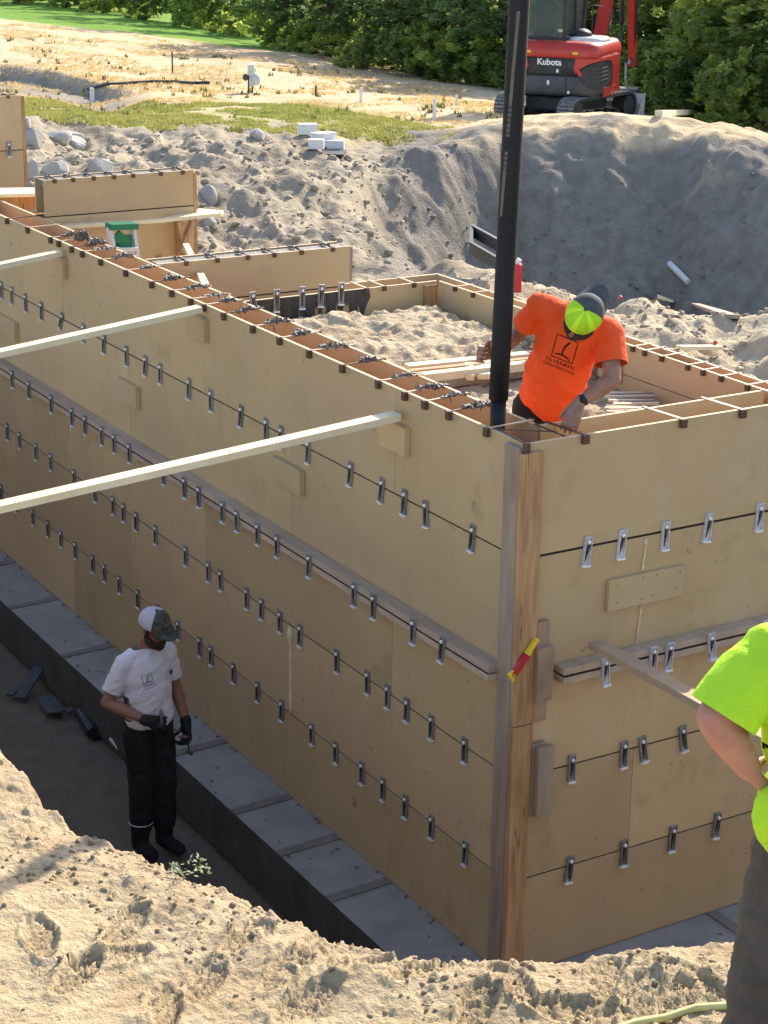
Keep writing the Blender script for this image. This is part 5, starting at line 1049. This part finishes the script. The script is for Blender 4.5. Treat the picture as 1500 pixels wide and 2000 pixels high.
# boulders
def boulder(px_, py_, sx, sz, label, seed, d0=18., m_=ROCK, grp=None):
    p_ = gfind(px_, py_+sz*.35, d0); dist = (p_-CAM).length; w_ = sx*dist/F_PX/2; h_ = sz*dist/F_PX/2; bm = NB(); bmesh.ops.create_icosphere(bm, subdivisions=3, radius=1); r = random.Random(seed); o_ = Vector((r.random()*9, r.random()*9, 0))
    pl = [(Vector((r.uniform(-1, 1), r.uniform(-1, 1), r.uniform(-.4, 1))).normalized(), r.uniform(.62, .88)) for _ in range(9)]
    for v in bm.verts:
        c = v.co.normalized(); k = 1.
        for n_, q in pl:
            dd = c.dot(n_)
            if dd > 1e-3: k = min(k, q/dd)
        v.co = Vector((c.x*k*w_, c.y*k*w_*.9, c.z*k*h_))
    a = r.uniform(0, 3)
    bmesh.ops.rotate(bm, verts=bm.verts, matrix=Matrix.Rotation(a*.3, 3, 'Y')); bmesh.ops.translate(bm, verts=bm.verts, vec=p_+Vector((0, 0, h_*.25))); solo('boulder', bm, m_, label, 'boulder', tuple(p_), grp)
for k, b in enumerate([(48, 243, 34, 40, 'pale rounded boulder at the edge of the far form wall, topmost of the pile'), (62, 268, 50, 52, 'large pale boulder beside the far form wall'), (115, 262, 60, 36, 'long whitish boulder on top of the rock pile'), (148, 278, 46, 40, 'angular whitish boulder at the right end of the rock pile'),
                       (142, 263, 50, 14, 'flat pale slab stone behind the rock pile'), (112, 325, 60, 60, 'grey boulder half buried above the middle form wall, left one'), (200, 322, 62, 50, 'grey boulder half buried above the middle form wall, right one'), (60, 330, 40, 60, 'shaded grey boulder next to the far form wall base'), (505, 262, 38, 26, 'lone pale boulder at the edge of the green grass'), (405, 380, 40, 50, 'grey boulder just right of the middle form wall end'), (410, 430, 26, 26, 'small pale boulder on the slope beside the middle form wall')]):
    boulder(*b, 60+k)
# white boxes beside the grass
def crate(px_, py_, wpx, hpx, label, ang, open_=False):
    p_ = gfind(px_, py_, 20); k = (p_-CAM).length/F_PX; w_, h_ = wpx*k, hpx*k; r_ = (RT.x*math.cos(ang)+FW.x*math.sin(ang), RT.y*math.cos(ang)+FW.y*math.sin(ang)); r3 = Vector((r_[0], r_[1], 0)).normalized(); f3 = Vector((-r3.y, r3.x, 0)); t = thing('white_box', label, 'box', tuple(p_), 'white boxes by the green grass')
    bm = NB(); bz = p_+Vector((0, 0, .02)); c_ = [bz-r3*w_/2, bz+r3*w_/2]
    beam(bm, c_[0]+f3*w_*.3+Vector((0, 0, h_/2)), c_[1]+f3*w_*.3+Vector((0, 0, h_/2)), w_*.6, h_); obj('box_body', bm, WHITEP, t)
    bm = NB(); beam(bm, c_[0]+f3*w_*.3+Vector((0, 0, h_+.012)), c_[1]+f3*w_*.3+Vector((0, 0, h_+.012)), w_*.64, .02); obj('lid', bm, WHITEP, t)
    return p_, r3, f3, k
crate(602, 270, 36, 17, 'white lidded box standing at the left of the white box pile', .2)
crate(640, 284, 44, 17, 'tall white box tilted behind the others in the white box pile', .7)
p_, r3, f3, k = crate(617, 296, 30, 15, 'white box with a shaded front at the front of the white box pile', -.05)
crate(652, 298, 38, 16, 'white box at the front right of the white box pile', -.1)
bm = NB(); c_ = gfind(635, 303, 20)+Vector((0, 0, .03)); beam(bm, c_-r3*38*k, c_+r3*38*k, .55, .03); solo('black_tray', bm, KBLK, 'flat black tray under the white boxes', 'tray', tuple(c_))
# utility pedestal, marker posts, cable
def post(px_, py_, w_, h_, m_, label, cat, grp=None, nm='marker_post'):
    p_ = gfind(px_, py_, 26); k = (p_-CAM).length/F_PX; bm = NB(); tube(bm, [p_+Vector((0, 0, -.05)), p_+Vector((0, 0, h_*k*.95)), p_+Vector((0, 0, h_*k))], [w_*k/2, w_*k/2, w_*k*.4], 10); solo(nm, bm, m_, label, cat, tuple(p_), grp)
post(180, 199, 8, 26, WHITEP, 'short white pipe marker at the left end of the black cable', 'marker post'); post(705, 201, 6, 28, WHITEP, 'white pipe marker in the dry field above the green patch', 'marker post'); post(848, 236, 7, 42, WHITEP, 'taller white pipe marker just left of the black hose, nearest the mound', 'marker post'); post(891, 207, 5, 20, WHITEP, 'small white pipe marker beside the shadow of the trees', 'marker post')
post(617, 188, 4, 20, BARK, 'short dark wooden stake in the dry field', 'stake', nm='stake'); post(337, 143, 3, 40, BARK, 'thin dark rod standing in the dry field', 'stake', nm='rod')
p_ = gfind(490, 182, 26); k = (p_-CAM).length/F_PX; U_ = thing('utility_pedestal', 'grey utility meter pedestal with round meter on wooden legs in the dry field', 'utility pedestal', tuple(p_)); R3 = Vector((RT.x, RT.y, 0)).normalized(); F3 = Vector((FW.x, FW.y, 0)).normalized(); Z3 = Vector((0, 0, 1))
def upart(nm, x0, x1, y0, y1, m_, dep=(0, .2)):
    bm = NB(); beam(bm, p_+R3*((x0+x1)/2*k)+Z3*y0*k+F3*(dep[0]+dep[1])/2, p_+R3*((x0+x1)/2*k)+Z3*y1*k+F3*(dep[0]+dep[1])/2, (x1-x0)*k, dep[1]-dep[0], tuple(F3)); obj(nm, bm, m_, U_)
upart('meter_box', -6, 7, 33, 51, ALU); upart('box_lid', -7, 8, 51, 53, WHITEP, (-.03, .24)); upart('breaker_box', -3, 7, 12, 31, ALU, (0, .15)); upart('leg', -6, -3, -2, 33, BARK, (.02, .12)); upart('leg', 1, 4, -2, 14, BARK, (.02, .12))
bm = NB(); ell(bm, p_+R3*10*k+Z3*25*k, (.09, .09, .12), seg=12); obj('meter', bm, ALU, U_, True); bm = NB(); ell(bm, p_-R3*10*k+Z3*29*k, (.06, .06, .07), seg=10); obj('socket', bm, BARK, U_, True)
bm = NB(); pts = [gfind(a, b, 26)+Vector((0, 0, .05+.02*math.sin(a))) for a, b in ((172, 184), (190, 178), (215, 170), (250, 165), (300, 162), (350, 164), (380, 167), (410, 169))]; tube(bm, pts, .035, 6); solo('black_cable', bm, KBLK, 'black cable snaking over the ground below the dry field', 'cable', tuple(pts[3]))
# plank on the mound, pipe, debris
def stick(name, a, b, w_, h_, m_, label, cat, grp=None, lift=.03):
    bm = NB(); a, b = Vector(a)+Vector((0, 0, lift)), Vector(b)+Vector((0, 0, lift)); beam(bm, a, b, w_, h_); return solo(name, bm, m_, label, cat, tuple((a+b)/2), grp)
stick('pale_plank', gfind(1286, 234, 24), gfind(1362, 222, 24), .12, .09, WOODN, 'thick pale plank lying on top of the dirt mound right of the excavator blade', 'plank', lift=.04)
bm = NB(); a, b = gfind(1306, 540, 18), gfind(1343, 570, 18); tube(bm, [a+Vector((0, 0, .05)), b+Vector((0, 0, .05))], .045, 8); solo('white_pipe', bm, WHITEP, 'short white pipe lying on the shaded face of the mound', 'pipe', tuple(a))
def pf(px_, py_): return gfind(px_, py_, 10.3)
stick('board_scrap', pf(1325, 688), pf(1405, 694), .06, .025, WOODN, 'pale board lying on the sand just outside the side form wall', 'board')
stick('board_scrap', pf(1355, 600), pf(1430, 628), .11, .03, WOODG, 'dark weathered board half buried in the sunlit sand', 'board'); stick('board_scrap', pf(1270, 588), pf(1310, 600), .10, .03, SLATE, 'dark slab scrap among the debris right of the lime cap', 'board')
for a, lab in (((1208, 612), 'red-topped stake beside the orange shirt shoulder'), ((1393, 698), 'red-topped stake beside the pale board outside the side wall')):
    p_ = pf(*a); t = thing('survey_stake', lab, 'stake', tuple(p_)); bm = NB(); beam(bm, p_-Z3*.05, p_+Z3*.055, .012, .012); obj('stick', bm, REDP, t); bm = NB(); beam(bm, p_+Z3*.05, p_+Z3*.075+R3*.015, .03, .02); obj('flag', bm, REDP, t)
# black frame and red fuel can left and right of the hose
p_ = pf(945, 508); bm = NB(); e1, e2 = at(920, 484, 'z', 2.80), at(985, 522, 'z', 2.80); d_ = (e2-e1); dn = Vector((0.55, .83, 0))*.5+Vector((0, 0, .06))
for q in (e1, e1+dn): beam(bm, q, q+d_, .03, .10)
beam(bm, e1, e1+dn, .03, .10); beam(bm, e1+d_, e1+d_+dn, .03, .10); 
solo('metal_frame', bm, KBLK, 'black rectangular metal frame lying on the sand just left of the black hose', 'frame', tuple(e1))
q_ = at(1001, 540, 'z', 2.75); t = thing('red_can', 'red fuel can standing on the sand just right of the black hose', 'fuel can', tuple(q_)); bm = NB(); beam(bm, q_-Z3*.12, q_+Z3*.10, .14, .10, tuple(F3)); obj('can_body', bm, REDP, t); bm = NB(); tube(bm, [q_+Z3*.10+R3*.03, q_+Z3*.14+R3*.05], .02, 8); tube(bm, [q_+Z3*.10-R3*.05, q_+Z3*.13-R3*.03, q_+Z3*.13+R3*.01], .01, 6); obj('spout', bm, WHITEP, t)
# ------------------------------------------------------------------ inside the box
def inb(px_, py_, z): return at(px_, py_, 'z', z)
bd = 'boards lying across the sand in the box'
stick('board', inb(795, 718, 2.86), inb(1045, 692, 2.86), .08, .036, WOODN, 'pale board lying across the sand fill, rearmost of the stack', 'board', bd, 0)
stick('board', inb(800, 728, 2.855), inb(1045, 703, 2.855), .05, .036, WOODO, 'reddish board lying between two pale boards on the sand fill', 'board', bd, 0)
stick('board', inb(815, 738, 2.85), inb(1045, 712, 2.85), .07, .05, WOODN, 'pale board at the front of the stack on the sand fill', 'board', bd, 0)
stick('board', inb(850, 750, 2.80), inb(1040, 724, 2.80), .06, .05, WOODG, 'grey board lowest in the stack on the sand fill', 'board', bd, 0)
for k, (a, b, lab) in enumerate((((918, 744), (915, 728), 'left small wood offcut below the boards'), ((940, 742), (944, 725), 'middle small wood offcut below the boards'), ((954, 742), (958, 724), 'right small wood offcut below the boards next to the hose'), ((908, 697), (912, 690), 'small square wood offcut lying on the sand behind the boards'))):
    stick('wood_offcut', inb(*a, 2.81), inb(*b, 2.81)+Vector((0, 0, .03)), .05, .035, WOODN, lab, 'wood offcut', 'wood offcuts on the sand fill', .02)
random.seed(31)
for k in range(11):
    x0 = 1185+random.uniform(-8, 14); y0 = 768+3.6*k; stick('thin_stake', inb(x0, y0, 2.80+.004*k), inb(x0+90+random.uniform(-10, 12), y0+random.uniform(-3, 5), 2.80+.004*k), .025, .014, WOODG if k % 2 else WOODN, 'thin wooden stake in the loose bundle by the side form wall', 'stake', 'bundle of thin stakes', 0)
# ------------------------------------------------------------------ walkways, ladder and bracing by the middle wall
def deck(name, corners, z, th_, m_, label, cat, loc):
    bm = NB(); a = [bm.verts.new((c[0], c[1], z)) for c in corners]; b = [bm.verts.new((c[0], c[1], z-th_)) for c in corners]; bm.faces.new(a); bm.faces.new(b[::-1]); n_ = len(a)
    for i in range(n_): bm.faces.new((a[i], a[(i+1) % n_], b[(i+1) % n_], b[i]))
    return solo(name, bm, m_, label, cat, loc)
zd = 3.0; cs = [at(118, 441, 'z', zd), at(315, 428, 'z', zd), at(432, 416, 'z', zd), at(437, 411, 'z', zd), at(390, 407, 'z', zd), at(320, 425, 'z', zd), at(118, 437, 'z', zd)]
deck('walkway_plank', [(c.x, c.y) for c in cs], zd, .03, WOODN, 'long pale walkway plank in front of the middle form wall, above the ladder', 'plank', tuple(cs[2]))
cs = [at(-60, 381, 'z', 3.1), at(91, 377, 'z', 3.1), at(69, 366, 'z', 3.1), at(-60, 368, 'z', 3.1)]
deck('walkway_plank', [(c.x, c.y) for c in cs], 3.1, .03, WOODN, 'short pale walkway plank at the left edge below the far form wall', 'plank', tuple(cs[1]))
bm = NB(); a = at(83, 380, 'z', 3.06); bx(bm, a.x-.05, a.x+.05, a.y-.02, a.y+.07, 2.2, 3.06); bx(bm, a.x-.6, a.x-.05, a.y+.02, a.y+.05, 2.93, 3.05); bx(bm, a.x-.6, a.x-.05, a.y+.02, a.y+.05, 2.2, 2.91); solo('plank_support', bm, WOODO, 'reddish wooden post and boards holding up the short left walkway plank', 'support', tuple(a))
bm = NB(); Yb = 7.12
for (a, b) in (((346, 432), (362, 500)), ((376, 432), (352, 492))): beam(bm, at(*a, 'y', Yb), at(*b, 'y', Yb), .035, .07, (0, 1, 0)); Yb -= .045
bx(bm, *sorted((at(347, 470, 'y', 7.15).x, at(358, 470, 'y', 7.15).x)), 7.17, 7.21, 2.35, 2.94); solo('x_brace', bm, WOODO, 'brown wooden X brace under the right end of the long walkway plank', 'brace', tuple(at(360, 470, 'y', 7.1)))
a, b = at(363, 480, 'y', 6.9), at(402, 560, 'y', 4.4); bm = NB(); beam(bm, a, b, .05, .04); o = solo('leaning_stick', bm, WOODN, 'pale stick leaning from the X brace down towards the raised wall', 'stick', tuple(a))
# ladder
Yl = 6.7; t = thing('step_ladder', 'step ladder with a green top cap standing under the long walkway plank', 'ladder', tuple(at(243, 520, 'y', Yl)))
bm = NB(); beam(bm, at(212, 442, 'y', Yl), at(264, 440, 'y', Yl), .14, .045); obj('top_cap', bm, GREENP, t)
bm = NB(); beam(bm, at(226, 458, 'y', Yl-.03), at(252, 480, 'y', Yl-.03)+Vector((0, 0, 0)), .03, .09); bx(bm, at(224, 458, 'y', Yl).x, at(256, 458, 'y', Yl).x, Yl-.02, Yl-.012, at(240, 485, 'y', Yl).z, at(240, 458, 'y', Yl).z); obj('label_panel', bm, GREENP, t)
for (a, b, dy) in (((217, 446), (225, 560), -.05), ((260, 446), (277, 560), -.05), ((214, 446), (212, 560), .12), ((258, 446), (262, 560), .12)): bm = NB(); beam(bm, at(*a, 'y', Yl), at(*b, 'y', Yl+dy*2), .028, .055, (0, 1, 0)); obj('rail', bm, ALU, t)
for yy in (487, 520): bm = NB(); beam(bm, at(220, yy, 'y', Yl-.06), at(268, yy-1, 'y', Yl-.06), .07, .03); obj('step', bm, ALU, t)
# ------------------------------------------------------------------ trench odds and ends, tool on the post, yellow hose
def tz(px_, py_): 
    best = None
    for k in range(600):
        z = 2.4-k*.005; p_ = at(px_, py_, 'z', z)
        if p_.x < -.44 and float(hF(np.array([[p_.x]]), np.array([[p_.y]]))[0][0, 0]) >= z: return p_
    return at(px_, py_, 'z', -.42)
a = at(160, 1393, 'z', -.36); b = at(183, 1432, 'z', -.36); bm = NB(); tube(bm, [a, b], .05, 16, cap=False); tube(bm, [a, b-(b-a).normalized()*.01], .045, 16); 
for k in range(6): tube(bm, [a.lerp(b, .12+.15*k), a.lerp(b, .16+.15*k)], .054, 16)
solo('drain_pipe', bm, KBLK, 'open end of a black corrugated drain pipe on the trench floor', 'pipe', tuple(a), smooth=False)
for k, (A_, B_, w_, lab) in enumerate((((17, 1358), (42, 1340), .06, 'thin dark slate scrap at the far left of the trench floor'), ((38, 1364), (78, 1326), .09, 'tilted dark slate scrap sticking up on the trench floor'), ((88, 1362), (108, 1394), .13, 'flat grey slate scrap in the middle of the trench floor'), ((130, 1390), (148, 1384), .06, 'small dark slate scrap beside the drain pipe'))):
    a, b = at(*A_, 'z', -.38), at(*B_, 'z', -.38); b = b+Vector((0, 0, .10 if k == 1 else .01)); stick('slate_scrap', a, b, w_, .015, SLATE, lab, 'scrap', 'slate scraps on the trench floor', .0)
a, b = at(214, 1441, 'z', -.30), at(234, 1467, 'z', -.36); bm = NB(); tube(bm, [a, a.lerp(b, .2), b], [.006, .012, .007], 8); tube(bm, [b, b+(b-a)*.4], .005, 6, mi=1); solo('margin_trowel', bm, [WHITEP, KBLK], 'small pale trowel lying on the trench floor beside the black pants', 'trowel', tuple(a))
p_ = at(362, 1716, 'z', 2.35); bm = NB(); r = random.Random(4)
for k in range(70):
    q = p_+Vector((r.uniform(-.06, .10), r.uniform(-.03, .06), r.uniform(.0, .045))); d_ = Vector((r.uniform(-1, 1), r.uniform(-1, 1), r.uniform(0, .8))).normalized(); s_ = d_.cross(Vector((0, 0, 1))).normalized(); l = r.uniform(.012, .024)
    bm.faces.new([bm.verts.new(v) for v in (q, q+d_*l*.5+s_*.005, q+d_*l, q+d_*l*.5-s_*.005)])
for k in range(5): tube(bm, [p_, p_+Vector((r.uniform(-.05, .08), r.uniform(-.03, .05), .05))], .002, 4)
solo('weed_sprig', bm, mat('pale_weed', (.42, .46, .30), (.30, .36, .20), 9, .8, trans=.2), 'small pale weed on the bank lip beside the trench man boots', 'weed', tuple(p_))
t = thing('utility_knife', 'yellow and red utility knife stuck diagonally on the corner post', 'knife', tuple(at(1022, 1286, 'y', -.06)))
def kp(a, b, w_, m_, nm, h_=.02): bm = NB(); beam(bm, at(*a, 'y', -.055), at(*b, 'y', -.055), w_, h_, (0, 1, 0)); obj(nm, bm, m_, t)
kp((1049, 1246), (1028, 1280), .026, YELP, 'handle_end'); kp((1029, 1278), (1004, 1316), .034, REDP, 'grip', .026); kp((1006, 1312), (994, 1322), .028, YELP, 'tip'); kp((1000, 1312), (1001, 1330), .014, YELP, 'slider'); kp((1033, 1272), (1026, 1282), .030, YELP, 'collar', .022)
pts = [(1080, 2040), (1130, 2012), (1180, 1993), (1240, 1978), (1300, 1962), (1360, 1951), (1420, 1944), (1480, 1938)]; bm = NB(); P3 = []
for a in pts:
    q = at(*a, 'z', 2.44); z = float(hF(np.array([[q.x]]), np.array([[q.y]]))[0][0, 0]); P3.append(Vector((q.x, q.y, z+.012)))
tube(bm, P3, .013, 10); solo('yellow_garden_hose', bm, HOSEY, 'pale yellow garden hose lying on the foreground bank near the brown pants', 'hose', tuple(P3[3]), smooth=True)
